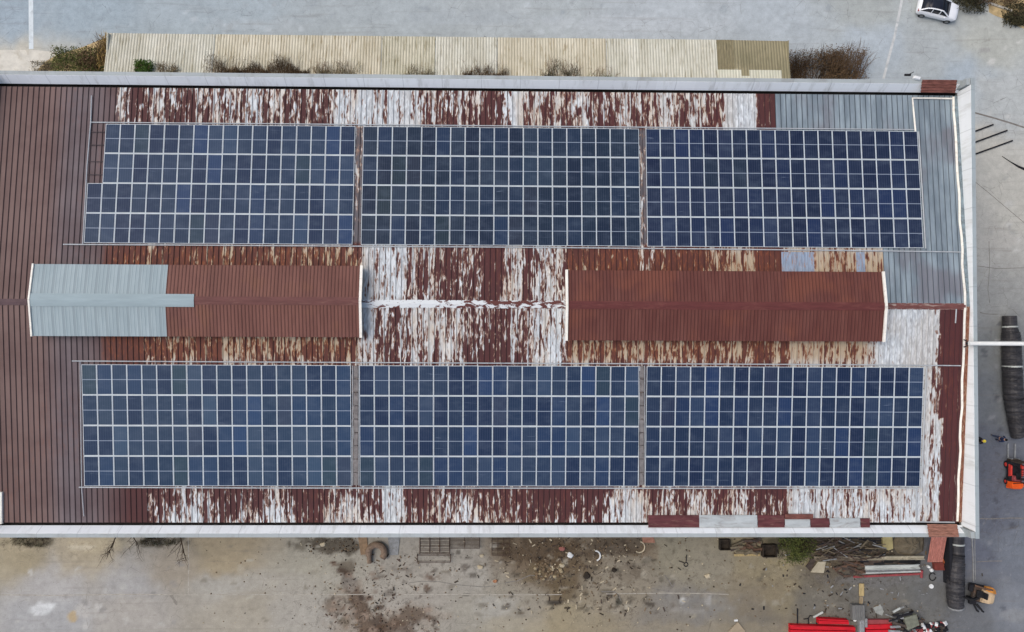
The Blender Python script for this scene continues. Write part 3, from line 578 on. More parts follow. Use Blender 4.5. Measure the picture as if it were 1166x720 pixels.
# sheets laid over the lower gutter, and rusty sheets over both right corners
def gsheet(px0,px1,mat,ya,yb,za,zb,parent=fac):
    x0=at(px0,595,9.8).x; x1=at(px1,595,9.8).x; m=MB(); n=5; V=[]
    for x in(x0,x1):
        for i in range(n+1):
            f=i/n; V.append((x,ya+(yb-ya)*f,za+(zb-za)*f+.05*math.sin(f*math.pi)+(random.random()-.5)*.02))
    m.add(V,[(i,i+1,n+2+i,n+1+i) for i in range(n)]); o=m.build('gutter_cover',mat,parent)
    sd=o.modifiers.new('thick','SOLIDIFY'); sd.thickness=.02; return o
yo=-SED+.62; yi=-17.5
for a,b,mt in((738,796,'maroon'),(796,862,'greysheet'),(862.5,893,'maroon'),(893.5,922,'greysheet'),(922.5,944,'maroon'),(944.5,979,'greysheet'),(979.5,990,'maroon')):
    gsheet(a,b,M[mt],yo-(.25 if a>890 else 0),yi,ZE+.16,ZE+.22)
gsheet(893,925,M['rust'],yo+.12,yo-.3,ZE+.3,ZE+.28)
def corner(px0,px1,ya,yb,za,zb,mat,name='corner_sheet'):
    m=MB(); x0=at(px0,100,10.8).x; x1=at(px1,100,10.8).x; prf=ribbed(0,abs(yb-ya),.22,.05,.07,.5); n=len(prf)
    V=[(x,ya+(yb-ya)*d/abs(yb-ya),za+(zb-za)*d/abs(yb-ya)+h+(random.random()-.5)*.03) for x in np.linspace(x0,x1,5) for d,h in prf]
    m.add(V,[(j*n+i,j*n+i+1,(j+1)*n+i+1,(j+1)*n+i) for j in range(4) for i in range(n-1)]); o=m.build(name,mat,fac); s_=o.modifiers.new('thick','SOLIDIFY'); s_.thickness=.02; return o
corner(1053,1093,YT-.03,YT-1.0,HS+.15,HS-.1,M['rust']); corner(1056,1090,-YB+.05,-YB+.98,HS+.15,HS-.1,worn('brown_rusty_corner_sheet',S(150,108,92),.3,4,.85,dirt=S(96,58,48),dirt_amt=.7,aniso=(.5,3,1)))

# ------------------------------------------------------------------ solar arrays
tilt=math.atan(T); PX,ROW=1.15,2.377; PW,PL=1.132,2.335
def frame_mesh():
    m=MB(); f=.036; h=.04
    m.box((0,PL/2-f/2,0),(PW,f,h)); m.box((0,-PL/2+f/2,0),(PW,f,h)); m.box((PW/2-f/2,0,0),(f,PL-2*f,h)); m.box((-PW/2+f/2,0,0),(f,PL-2*f,h)); return m
def glass_mesh():
    m=MB(); m.box((0,0,-.004),(PW-.072,PL-.072,.026)); return m
frame0=frame_mesh().build('frame',M['alu']); fme=frame0.data; bpy.data.objects.remove(frame0)
arrays=[('upper left solar array, two outer rows one panel shorter than the others',1,-11.492-18*PX,18,[18,18,17,17],S(58,72,104)),
        ('upper middle solar array between two peeling walkway gaps on the north slope',1,-10.855,19,[19]*4,S(52,62,86)),
        ('upper right solar array next to the bare grey metal sheets',1,11.529,19,[19]*4,S(50,57,88)),
        ('lower left solar array with the bluest panels beside plain brown roofing',-1,-32.229,18,[18]*4,S(66,83,112)),
        ('lower middle solar array between two grey cable trays on the south slope',-1,-10.886,19,[19]*4,S(60,75,106)),
        ('lower right solar array beside the white and maroon roof end',-1,11.4825,19,[19]*4,S(52,66,98))]
for ai,(lab,sg,x0,nc,rows,colr) in enumerate(arrays):
    s0=4.584 if sg>0 else 4.760; sc_=s0+2*ROW; loc=Vector((x0+nc*PX/2,sg*sc_,roof_z(sc_)+.05))
    arr=thing('solar_array',lab,'solar array',loc,'solar arrays on the factory roof')
    m=MB()
    dk=(.0,.008,.006); gm=panelmat('panel_glass_%d'%ai,tuple(c*f for c,f in zip(colr[:3],(.43,.58,.56) if sg>0 else (.46,.57,.56)))+(1,))
    gme=glass_mesh().build('panel',gm); mesh=gme.data; bpy.data.objects.remove(gme)
    for j in range(4):
        for q in(.28,.72):
            s=s0+(j+q)*ROW; xa=x0 if not(ai==0) else x0-.1; m=MB(); m.beam((xa-.08,sg*s,roof_z(s)+.075),(x0+nc*PX+.08,sg*s,roof_z(s)+.075),.05,.05); m.build('rail',M['rail'],arr)
        if j<3:
            s=s0+(j+1)*ROW; m=MB(); m.beam((x0+(nc-min(rows[j],rows[j+1]))*PX,sg*s,roof_z(s)+.07),(x0+nc*PX,sg*s,roof_z(s)+.07),.085,.03); m.build('joint_cover',M['alu'],arr)
        for c in range(nc-rows[j],nc):
            s=s0+(j+.5)*ROW
            p=bpy.data.objects.new('panel',mesh); C.objects.link(p); p.parent=arr
            p.location=Vector((x0+(c+.5)*PX+random.uniform(-.006,.006),sg*s+random.uniform(-.008,.008),roof_z(s)+.12))-loc
            p.rotation_euler=(-sg*tilt+random.uniform(-.004,.004),random.uniform(-.004,.004),random.uniform(-.002,.002))
            fo=bpy.data.objects.new('frame',fme); C.objects.link(fo); fo.parent=p

# conduits and trays on the roof
def conduit(label, pts, r=.035, dz=.1, group='conduits and straps across the roof', mat='conduit'):
    P=[on_roof(a,b,dz) for a,b in pts]; m=MB(); m.tube(P,r,6); base=P[0].copy(); base.z-=dz
    return tag(m.build('cable_conduit',M[mat],loc=base),label,'conduit',group)
conduit('long pale conduit along the inner edge of the three upper solar arrays',[(72,278.4),(300,279.8),(583,281.6),(800,283.6),(1000,285.8),(1094,287.2)],.05)
conduit('long pale conduit along the inner edge of the three lower solar arrays',[(82,411.2),(300,412.4),(583,413.8),(800,414.6),(1000,415.6),(1094,416.6)],.045)
conduit('long pale conduit along the outer edge of the three lower solar arrays',[(90,555),(300,555.8),(583,556),(800,556.2),(1046,556)],.05)
conduit('long pale conduit along the outer edge of the three upper solar arrays',[(103,139.4),(300,141),(583,143.6),(800,145.6),(1043,147.8)],.045)
conduit('thin white conduit running down the left side of the upper left array',[(104.2,109),(103.4,138),(101.5,160),(99,190),(96.5,240),(94,279)],.045)
conduit('thin white conduit down the left edge of the lower left array',[(91.2,412),(92,470),(93,556),(95.5,588)],.035)
conduit('bright white strap bent around the grey roof corner above the upper right array',[(1042.5,150),(1040.5,128),(1039,112),(1060,112),(1084,112.5)],.07,.12,mat='trim')
conduit('pale strap bent around the roof corner below the lower right array',[(1043.5,557),(1043,594.3),(1065,594.8),(1087,595)],.06,.12)
conduit('short pale strap hanging from the rust-red ridge cap at the right gable',[(1089,352),(1088,368)],.05,.1)
conduit('pale vertical strap along the right edge of the upper right array',[(1046,150),(1050,215),(1054,283)],.05,.12)
conduit('pale vertical strap along the right edge of the lower right array',[(1055,418),(1052,485),(1049,556)],.05,.12)
for a0,a1,b0,b1,lab in((402.5,404.8,406.5,406.8,'grey cable tray with dark joints between lower left and lower middle arrays'),(728.5,731.5,731,731,'grey cable tray with dark joints between lower middle and lower right arrays')):
    P0=on_roof((a0+b0)/2+.8,416.5,.1); P1=on_roof((a1+b1)/2-.6,553,.1); th=thing('cable_tray',lab,'cable tray',(P0.x,(P0.y+P1.y)/2,roof_z((P0.y+P1.y)/2)))
    n=9
    for i in range(n):
        a=P0.lerp(P1,(i+.02)/n); b=P0.lerp(P1,(i+.96)/n); m=MB(); m.beam(a,b,.34+random.uniform(-.03,.03),.08); m.build('cover',M['tray'],th)
    for off in(-.24,.24):
        m=MB(); m.beam(P0+Vector((off,0,.02)),P1+Vector((off,0,.02)),.04,.08); m.build('side_rail',M['conduit'],th)

# ------------------------------------------------------------------ lean-to shed on the north side
zo,zi=3.6,4.6
ls=thing('lean_to_shed','long low shed with a beige corrugated roof against the upper factory wall','shed',at(510,60,0))
def lean(px0,px1,pyo0,pyo1,mat,lift=0,inner=YT+.05,f0=0,f1=1):
    A=at(px0,pyo0,zo); B=at(px1,pyo1,zo); m=MB(); prf=ribbed(A.x,B.x,.25,.04,.11,.5); n=len(prf); V=[]
    for t in np.linspace(f0,f1,4):
        for x,dz in prf:
            u=(x-A.x)/(B.x-A.x); yo_=A.y+(B.y-A.y)*u; V.append((x,yo_+(inner-yo_)*t,zo+(zi-zo)*t+dz+lift))
    m.add(V,[(j*n+i,(j+1)*n+i,(j+1)*n+i+1,j*n+i+1) for j in range(3) for i in range(n-1)])
    return m.build('roof',mat,ls)
xs_=[(123.5,245),(245.5,435),(435.5,496),(496.5,566),(566.5,690),(690.5,815)]
yy=lambda x: 38+ (x-123)*(46.5-38)/(897-123)
leanalt=leanmat('paler_fibre_cement',S(196,191,170),S(214,209,190),S(150,136,106),.8)
leanalt2=leanmat('streaked_fibre_cement',S(188,185,164),S(206,202,182),S(136,128,100),.8)
for i,(a,b) in enumerate(xs_): lean(a,b,yy(a),yy(b),(M['lean'],leanalt,leanalt2,M['lean'],leanalt,M['lean'])[i],.012*(i%2))
lean(815.5,897,yy(815),yy(897)+.6,M['lean_old'],.0); lean(815,887,yy(815),yy(887),leanmat('newer_pale_sheet',S(200,200,184),S(212,211,196),S(176,172,148),.4),.03,f0=.5,f1=1); lean(841,851,yy(841),yy(851),M['lean_old'],.05,f0=.46,f1=.6)
lean(815.5,835,yy(815),yy(835),worn('darker_olive_sheet',S(132,124,98),.2,3,.9,dirt=S(100,92,70),aniso=(3,.5,1)),.02,f0=0,f1=.48)
for px in(124,245,380,496,620,740,815,896):
    p=at(px,yy(px),zo); m=MB(); m.box((p.x+(.15 if px<500 else -.15),p.y-.25,zo/2-.05),(.16,.16,zo-.1)); m.build('post',M['steel'],ls)
A=at(123.5,38,zo); B=at(897,47,zo); m=MB(); m.beam((A.x,A.y-.2,zo-.08),(B.x,B.y-.2,zo-.08),.12,.14); m.build('eave_beam',M['steel'],ls)
m=MB(); m.box((B.x-.1,(B.y+YT)/2,2),(.1,B.y-YT-.2,4)); m.build('end_wall',M['lean_old'],ls); m=MB(); m.box((A.x+.1,(A.y+YT)/2,2),(.1,A.y-YT-.2,4)); m.build('end_wall',M['lean'],ls)

# ------------------------------------------------------------------ plants
def shrub(name,label,cat,box,z0,h,leaf,nleaf,nstem,stem='drytwig',size=.12,group=None,blades=False,lean_dir=None,droop=0):
    """box: pixel rectangle (x0,y0,x1,y1) at height z0+h*.4; foliage and stems are two parts"""
    a=at(box[0],box[3],z0+h*.4); b=at(box[2],box[1],z0+h*.4); cx,cy=(a.x+b.x)/2,(a.y+b.y)/2; rx,ry=(b.x-a.x)/2,(b.y-a.y)/2
    root=thing(name,label,cat,(cx,cy,z0),group); m=MB(); tips=[]
    for i in range(nstem):
        bx=cx+random.uniform(-.8,.8)*rx; by=cy+random.uniform(-.6,.4)*ry
        if lean_dir=='up': by=a.y+.15+random.random()*.2
        if lean_dir=='down': by=b.y-.1-random.random()*.2
        p=Vector((bx,by,z0)); hh=h*random.uniform(.5,1.1); ang=random.uniform(0,6.283)
        if lean_dir=='up': d=Vector((random.uniform(-.5,.5)*min(rx,1.4),2*ry*random.uniform(.35,1),hh))
        elif lean_dir=='down': d=Vector((random.uniform(-.6,.35)*min(rx,1.4),-2*ry*random.uniform(.35,1),hh))
        else: d=Vector((math.cos(ang)*rx*.45,math.sin(ang)*ry*.6,hh))
        pts=[p]
        for k in range(1,5): pts.append(p+d*(k/4)+Vector((random.uniform(-1,1),random.uniform(-1,1),random.uniform(-.5,.5)))*.09*h**.5*k/2)
        r0=.035*(h/2)**.5; m.tube(pts,[r0,r0*.8,r0*.6,r0*.4,r0*.2],4,cap=False); tips+=pts[2:]
        for _ in range(3):
            k=random.choice((1,2,3)); q=pts[k]; e=q+(pts[4]-q)*random.uniform(.4,.9)+Vector((random.uniform(-.5,.5)*min(1,rx),random.uniform(-.3,.3)*min(1,ry+.3),random.uniform(0,.3)*h)); m.tube([q,(q+e)/2+Vector((random.uniform(-.08,.08),random.uniform(-.08,.08),0)),e],[r0*.5,r0*.35,r0*.15],3,cap=False); tips.append(e)
    if nstem: m.build('stem',M[stem],root)
    if nleaf:
        f=MB(); cl=[(random.uniform(-1,1),random.uniform(-1,1),random.uniform(.3,1)) for _ in range(max(4,int(nleaf/90)))]
        for i in range(nleaf):
            c=random.choice(cl); u=c[0]+random.gauss(0,.22); v=c[1]+random.gauss(0,.25)
            if abs(u)>1.05 or abs(v)>1.1: continue
            if lean_dir=='up' and blades: v=-1+(v+1)*(.25+.75*abs(math.sin(u*2.6+cx)*math.cos(u*4.3+cx*.7)))*random.uniform(.6,1.15)
            z=z0+h*c[2]*random.uniform(.1,1)*(1-.35*abs(u)); p=Vector((cx+u*rx,cy+v*ry,z))
            if blades: d=Vector((random.gauss(0,.25),random.gauss(.15,.8),random.uniform(.1,.9)))
            else: d=Vector((random.gauss(0,1),random.gauss(0,1),random.gauss(0,.6)))
            d.normalize(); L=size*random.uniform(.6,1.6)*(2.4 if blades else 1); w=d.cross(Vector((random.gauss(0,1),random.gauss(0,1),1))).normalized()*size*(.16 if blades else .42)
            f.add([p,p+d*L*.5+w,p+d*L,p+d*L*.5-w],[(0,1,2,3)])
        f.build('foliage',M[leaf],root)
    return root
shrub('shrub','dense olive bush on the tan verge left of the lean-to shed','shrub',(58,54,122,86),0,1.5,'leaf_green',3400,26,size=.13)
shrub('shrub','dry brown part of the thicket hard against the shed end wall','shrub',(90,50,122,86),0,1.9,'leaf_dry',1900,24,size=.12)
shrub('reed_clump','tall straw-coloured reeds at the upper left corner of the shed','reeds',(112,41,124,76),0,2.3,'leaf_straw',900,18,'drytwig',.16,blades=True)
shrub('weed_patch','low grey-brown weeds thinning out along the left verge','weeds',(30,70,64,88),0,.6,'leaf_grey',1000,10,size=.1)
shrub('shrub','small bright green bush on the shed roof near its left end','shrub',(152,69,174,86),4.3,1.0,'leaf_bright',1300,10,size=.12)
shrub('weed_patch','sparse grey stalks right of the small bright green bush','weeds',(176,70,203,87),4.35,.5,'leaf_grey',420,20,size=.1,lean_dir='up')
shrub('weed_patch','dark brown weeds banked up widest along the beige shed roof','weeds',(234,62,350,87),4.25,.32,'leaf_dry',9000,46,'bark',.085,blades=True,lean_dir='up')
shrub('weed_patch','thin twiggy growth right of the brown bank on the shed roof','weeds',(353,66,410,87),4.3,.5,'leaf_grey',900,40,'drytwig',.1,blades=True,lean_dir='up')
shrub('weed_patch','smallest tuft of grey weeds on the shed roof, below a dark seam','weeds',(456,74,498,89),4.4,.35,'leaf_grey',500,14,'drytwig',.1,blades=True,lean_dir='up')
shrub('weed_patch','brownish weeds on the streaked middle sheets of the shed roof','weeds',(526,70,578,89),4.3,.45,'leaf_dry',1300,26,'drytwig',.1,blades=True,lean_dir='up')
shrub('weed_patch','bare fan of twigs on the shed roof right of its middle','weeds',(614,66,660,90),4.3,.6,'leaf_dark',700,30,'drytwig',.1,blades=True,lean_dir='up')
shrub('weed_patch','last small green tuft towards the right of the shed roof','weeds',(668,78,706,91),4.45,.6,'leaf_green',400,12,'drytwig',.09,blades=True,lean_dir='up')
shrub('shrub','dense brown thicket right of the shed end wall','shrub',(899,58,962,92),0,1.7,'leaf_dry',7000,50,'bark',.10,lean_dir='up')
shrub('shrub','open leafless shrub with reddish twigs beyond the brown thicket','shrub',(938,54,988,92),0,2.2,'leaf_dry',2600,60,'drytwig',.1,lean_dir='up')
shrub('shrub','dark hedge clump at the top edge just right of the white car','shrub',(1088,-22,1124,11),0,1.5,'leaf_dark',2600,24,'bark',.13)
shrub('shrub','brown shrub at the top edge beyond the pale kerb','shrub',(1124,-26,1166,3),0,1.4,'leaf_dry',2600,24,'drytwig',.13)
shrub('shrub','dark shrub at the right edge of the upper right verge','shrub',(1146,4,1190,27),0,1.3,'leaf_dark',2400,24,'bark',.13)
shrub('shrub','olive shrub beside dark crates below the lower factory wall','shrub',(888,606,930,640),0,1.2,'leaf_green',2600,24,'bark',.12)
shrub('weed_patch','dark weeds at the foot of the wall in the lower left corner','weeds',(10,606,58,622),0,.5,'leaf_dark',700,18,'bark',.1)
shrub('weed_patch','dark weeds at the wall foot between the two bare saplings','weeds',(160,606,204,621),0,.6,'leaf_dark',700,18,'bark',.1)
def sapling(label,px,py,tip,n,seed):
    random.seed(seed); p=at(px,py,0); root=thing('bare_sapling',label,'sapling',p,'leafless saplings by the lower wall'); m=MB()
    q=at(tip[0],tip[1],2.2); tr=[p,p.lerp(q,.35)+Vector((.1,0,.2)),p.lerp(q,.7),q]; m.tube(tr,[.06,.045,.03,.012],5,cap=False); m.build('trunk',M['bark'],root); m=MB()
    for i in range(n):
        f=random.uniform(.1,.95); a=p.lerp(q,f); e=a+Vector((random.uniform(-1.1,1.0),random.uniform(-1.5,.1),random.uniform(.2,.9)))*(1.1-.4*f); mid=(a+e)/2+Vector((random.uniform(-.15,.15),random.uniform(-.1,.1),.1)); m.tube([a,mid,e],[.03,.02,.008],3,cap=False)
        for _ in range(3): g=mid.lerp(e,random.random()); h=g+Vector((random.uniform(-.5,.5),random.uniform(-.6,.1),.2)); m.tube([g,h],[.012,.005],3,cap=False)
    m.build('branch',M['bark'],root)
sapling('black leafless sapling spreading out from the lower wall at far left',133,608,(121,637),10,3)
sapling('thin brown leafless sapling, right one of the pair by the lower wall',150,608,(158,622),6,5)
sapling('faint bare sapling reaching over the yard beside the vertical pavement joint',205,610,(212,640),10,8)
random.seed(21)

# ------------------------------------------------------------------ vehicles
def finish(root,deg): root.rotation_euler=(0,0,math.radians(deg))
def wheel(root,x,y,r,w,name='wheel'):
    m=MB(); m.tube([(x,y-w/2,r),(x,y-w*.35,r),(x,y+w*.35,r),(x,y+w/2,r)],[r*.9,r,r,r*.9],20); o=build_local(m,name,M['black'],root,smooth=False)
    m=MB(); s=1 if y>0 else -1; m.tube([(x,y+s*(w/2-.02),r),(x,y+s*(w/2+.012),r)],[r*.62,r*.55],14); build_local(m,'rim',M['steel'],o); return o
def build_local(m,name,mat,parent,smooth=False,bevel=0):
    return m.build(name,mat,parent,loc=(0,0,0),smooth=smooth,bevel=bevel)
def car():
    p=at(1063.5,13.5,0); L,W=3.85,1.72
    root=thing('parked_car','white hatchback with a black roof near the top right corner','car',p)
    st=[(-1.90,.60,.42,.80),(-1.84,.76,.30,.98),(-1.6,.83,.24,1.02),(-1.0,.86,.22,.99),(0,.86,.22,.97),(.75,.86,.22,.95),(1.2,.84,.23,.90),(1.6,.78,.26,.82),(1.84,.64,.32,.72),(1.93,.45,.42,.60)]
    def sec(x,w,zb,zt): 
        return [(x,-w*.9,zb),(x,-w,zb+.16),(x,-w*1.0,(zb+zt)/2+.05),(x,-w*.93,zt-.06),(x,-w*.8,zt),(x,0,zt+.03),(x,w*.8,zt),(x,w*.93,zt-.06),(x,w,(zb+zt)/2+.05),(x,w,zb+.16),(x,w*.9,zb)]
    m=MB(); m.loft([sec(*q) for q in st]); body=build_local(m,'body',M['carwhite'],root,True)
    # greenhouse: dark glass shell, white pillars, black roof
    gs=[(-1.72,.70,.98,1.02),(-1.42,.69,.98,1.36),(-1.1,.67,.98,1.46),(-.3,.67,.97,1.50),(.15,.66,.97,1.46),(.55,.67,.96,1.2),(.95,.70,.93,.97)]
    def gsec(x,w,zb,zt):
        k=.80; return [(x,-w*1.08,zb),(x,-w*(1.08-.28*(zt-zb)/.5*.9),zt-.05),(x,-w*k*.9,zt),(x,0,zt+.03),(x,w*k*.9,zt),(x,w*(1.08-.28*(zt-zb)/.5*.9),zt-.05),(x,w*1.08,zb)]
    m=MB(); m.loft([gsec(*q) for q in gs]); build_local(m,'window',M['glass'],root,True)
    m=MB(); rs=[(-1.25,.54,1.435),(-.9,.56,1.50),(-.3,.56,1.535),(.1,.55,1.51)]
    m.loft([[(x,-w,z-.05),(x,-w*.9,z+.0),(x,0,z+.02),(x,w*.9,z),(x,w,z-.05)] for x,w,z in rs]); build_local(m,'roof',M['carblack'],root,True)
    for s in(-1,1):
        m=MB(); pts=[(-1.72,s*.70,1.04),(-1.3,s*.62,1.40),(-.9,s*.585,1.485),(-.3,s*.58,1.515),(.15,s*.585,1.475),(.55,s*.64,1.22),(.95,s*.74,.97)]
        for i in range(len(pts)-1): m.beam(pts[i],pts[i+1],.10,.05)
        for x in(-.72,.02): m.beam((x-.05,s*.60,1.49),(x,s*.755,.98),.06,.05)
        build_local(m,'pillar',M['carwhite'],root)
        m=MB(); m.box((.55,s*.90,1.0),(.16,.16,.12)); build_local(m,'mirror',M['carwhite'],root,bevel=.03)
        m=MB(); m.box((1.68,s*.60,.68),(.24,.26,.10),(0,0,-s*.5)); build_local(m,'headlight',M['lamp'],root,bevel=.02)
        m=MB(); m.box((-1.83,s*.62,.82),(.1,.26,.16)); build_local(m,'tail_light',M['redlamp'],root,bevel=.02)
        for x in(-.55,.35): m=MB(); m.box((x,s*.868,.80),(.16,.02,.03)); build_local(m,'door_handle',M['carwhite'],root)
        wheel(root,1.22,s*.78,.30,.19); wheel(root,-1.22,s*.78,.30,.19)
    finish(root,-13); return root
car()
def forklift():
    p=at(1150,536,0); root=thing('forklift','orange and red forklift holding up the lower end of the long black duct','forklift',p)
    # forward is +Y
    m=MB(); m.box((0,-.05,.55),(1.16,2.0,.42)); build_local(m,'chassis',M['charcoal'],root,bevel=.05)
    m=MB(); m.loft([[(-.56,y,.30),(-.60*k,y,.6),(-.52*k,y,zt),(.52*k,y,zt),(.60*k,y,.6),(.56,y,.30)] for y,k,zt in((-1.55,.62,.86),(-1.48,.82,1.0),(-1.3,.97,1.1),(-.85,1,1.14))]); build_local(m,'counterweight',M['orange'],root,bevel=.04)
    m=MB(); m.box((0,-.55,.98),(.86,.55,.34),taper=.85); build_local(m,'engine_cover',M['pinkpaint'],root,bevel=.05)
    for s in(-1,1):
        m=MB(); m.box((s*.52,.15,.80),(.20,1.15,.34),taper=.8); build_local(m,'side_panel',M['redmachine'],root,bevel=.04)
        m=MB(); m.tube([(s*.50,.72,.8),(s*.47,.48,2.05),(s*.47,-.75,2.1),(s*.48,-.98,1.15)],.04,6); build_local(m,'guard_post',M['black'],root)
        wheel(root,s*0+0,0,.01,.01) if False else None
        m=MB(); y=.62; r=.34; x=s*.52; m.tube([(x-.13,y,r),(x-.09,y,r),(x+.09,y,r),(x+.13,y,r)],[r*.9,r,r,r*.9],18); o=build_local(m,'wheel',M['black'],root); m=MB(); m.tube([(x+s*.11,y,r),(x+s*.14,y,r)],[r*.55,r*.5],12); build_local(m,'rim',M['redmachine'],o)
        m=MB(); y=-.95; r=.27; x=s*.5; m.tube([(x-.11,y,r),(x-.08,y,r),(x+.08,y,r),(x+.11,y,r)],[r*.9,r,r,r*.9],18); o=build_local(m,'wheel',M['black'],root); m=MB(); m.tube([(x+s*.09,y,r),(x+s*.12,y,r)],[r*.55,r*.5],12); build_local(m,'rim',M['redmachine'],o)
        m=MB(); m.box((s*.34,1.0,1.05),(.10,.16,1.9)); m.box((s*.25,1.06,1.0),(.07,.12,1.7)); build_local(m,'mast_rail',M['darksteel'],root)
        m=MB(); m.box((s*.33,1.85,.16),(.13,1.35,.05)); m.box((s*.33,1.2,.45),(.13,.06,.6)); build_local(m,'fork',M['steel'],root)
    m=MB()
    for y in np.linspace(-.7,.42,7): m.box((0,y,2.1),(.92,.045,.04))
    m.box((0,.45,2.07),(.98,.06,.06)); m.box((0,-.74,2.11),(.98,.06,.06)); build_local(m,'overhead_guard',M['black'],root)
    m=MB(); m.box((0,-.28,1.12),(.5,.5,.12)); m.box((0,-.52,1.4),(.48,.12,.5),(-.15,0,0)); build_local(m,'seat',M['black'],root,bevel=.04)
    m=MB(); m.tube([(0,.52,.85),(0,.32,1.2)],.03,6); ring=[(.17*math.cos(a),.32+.15*math.sin(a),1.22+.06*math.sin(a)) for a in np.linspace(0,2*math.pi,15)]; m.tube(ring,.018,5,cap=False); build_local(m,'steering_wheel',M['black'],root)
    m=MB(); m.box((0,1.0,1.98),(.78,.10,.1)); m.box((0,1.0,.5),(.78,.10,.1)); m.box((0,1.13,.42),(.98,.06,.12)); m.box((0,1.13,.75),(.98,.06,.10)); build_local(m,'carriage',M['darksteel'],root)
    finish(root,-2)
forklift()
def loader():
    p=at(1110,674,0); root=thing('compact_loader','small amber loader with tan cover gripping the lower end of the shorter duct','loader',p)
    # forward is -X
    for s in(-1,1):
        m=MB(); pts=[(-.75,s*.5,.22),(-.6,s*.5,.05),(.6,s*.5,.05),(.78,s*.5,.22),(.62,s*.5,.44),(-.6,s*.5,.44)]
        m.loft([[(x,y+s*d,z) for x,y,z in pts] for d in(-.14,.14)]); build_local(m,'track',M['black'],root,bevel=.04)
    m=MB(); m.box((.05,0,.62),(1.25,1.05,.34)); build_local(m,'deck',M['darksteel'],root,bevel=.05)
    m=MB(); m.loft([[(x,-.5*k,.78),(x,-.46*k,zt-.1),(x,-.3*k,zt),(x,.3*k,zt),(x,.46*k,zt-.1),(x,.5*k,.78)] for x,k,zt in((-.05,1,1.2),(.45,1,1.3),(.75,.9,1.22),(.88,.7,1.05))]); build_local(m,'engine_cover',M['tan'],root,bevel=.05)
    m=MB(); m.loft([[(.1,.42,1.1),(.1,.72,1.05),(.1,.72,.7)],[(.5,.42,1.34),(.55,.78,1.15),(.55,.78,.7)],[(.86,.36,1.18),(.84,.62,1.05),(.84,.62,.7)]],closed=True); build_local(m,'side_cover',M['amber'],root)
    m=MB(); m.box((-.25,.1,1.0),(.5,.5,.18)); m.box((-.02,.1,1.3),(.12,.46,.5),(0,.15,0)); build_local(m,'seat',M['black'],root,bevel=.04)
    m=MB(); m.tube([(-.6,.62,.8),(-.2,.62,1.2),(.5,.62,1.25)],.07,6); build_local(m,'boom',M['brown'],root)
    m=MB(); m.beam((-.3,-.2,.95),(-1.05,-.35,1.5),.16,.2); m.beam((-1.05,-.35,1.5),(-1.35,-.4,.8),.14,.16); build_local(m,'arm',M['black'],root,bevel=.02)
    for s,q in((-1,.2),(0,.0),(1,.15)):
        m=MB(); m.tube([(-.2+.15*s,-.75,.6),(.15+.2*s,-1.0-q,.75),(.45+.2*s,-1.1-q,.45)],.07,6); build_local(m,'grapple_tine',M['black'],root)
    m=MB(); m.box((-.5,-.55,.62),(.5,.5,.3),(0,0,.3)); m.box((-.75,.35,.6),(.3,.5,.25)); build_local(m,'front_frame',M['charcoal'],root,bevel=.03)
    finish(root,-12); root.scale=(1.22,1.22,1.12)
loader()

# ------------------------------------------------------------------ ducts, poles, bars
def duct(label,pts,band_at,ribs,crook=.03):
    """pts: (px,py,radius m) along the axis, lying on the ground"""
    P=[];R=[]
    for a,b,r in pts: q=at(a,b,r); q.z=r; P.append(q); R.append(r)
    base=P[0].copy(); base.z=0; root=thing('ribbed_duct',label,'duct',base,'black ribbed ducts lying on the yard')
    PP=[];RR=[]
    for i in range(len(P)-1):
        n=int(14*(P[i+1]-P[i]).length) if ribs[i] else 3
        for k in range(n):
            f=k/n; c=P[i].lerp(P[i+1],f); r=R[i]+(R[i+1]-R[i])*f
            if ribs[i]: r*= 1+(.035 if k%2 else -.02)+random.uniform(-.02,.02); c+=Vector((random.uniform(-1,1),0,0))*crook
            PP.append(c);RR.append(r)
    PP.append(P[-1]);RR.append(R[-1]); m=MB(); m.tube(PP,RR,22); m.build('sleeve',M['duct'],root)
    for i,f,mt in band_at:
        c=P[i].lerp(P[i+1],f); r=R[i]+(R[i+1]-R[i])*f+.04; d=(P[i+1]-P[i]).normalized()*.07; m=MB(); m.tube([c-d,c+d],r,22); m.build('band',M[mt],root)
    return root
duct('long black ribbed duct lying from mid yard down to the orange forklift',[(1149.5,360,.58),(1150,373,.60),(1151.5,384,.76),(1152.5,418,.78),(1154,450,.80),(1157.5,478,.72),(1160,497,.62)],[(0,.95,'palesteel'),(2,.98,'palesteel'),(4,.15,'black')],[0,1,1,1,1,1])
d2=duct('shorter black ribbed duct sticking out from the lower right factory corner',[(1089.6,602,.60),(1089.6,630,.60),(1089,640,.68),(1088,665,.74),(1088,684,.70),(1088.5,692,.62)],[(0,.62,'palesteel'),(1,.2,'black'),(4,.9,'steel')],[0,1,1,1,1])
m=MB(); a=at(1112,391.3,11.6); m.tube([Vector((36.3,a.y,11.62)),Vector((47,a.y,11.62))],.16,12); oh=m.build('overhead_pipe',M['limb_white'],loc=(36.9,a.y,11.5)); tag(oh,'straight white overhead pipe crossing above the long black duct','pipe')
m=MB(); m.tube([(46.6,a.y,0),(46.6,a.y,11.45)],.14,10); m.box((46.6,a.y,.03),(.6,.6,.06)); tag(m.build('support_post',M['steel'],loc=(46.6,a.y,0)),'grey steel post under the outer end of the white overhead pipe','post')
m=MB(); m.beam((36.2,a.y,11.45),(37.0,a.y,11.55),.2,.12); m.tube([(36.1,a.y+.3,11.3),(36.6,a.y,11.55),(36.1,a.y-.3,11.3)],.05,6); m.build('bracket',M['black'],oh)
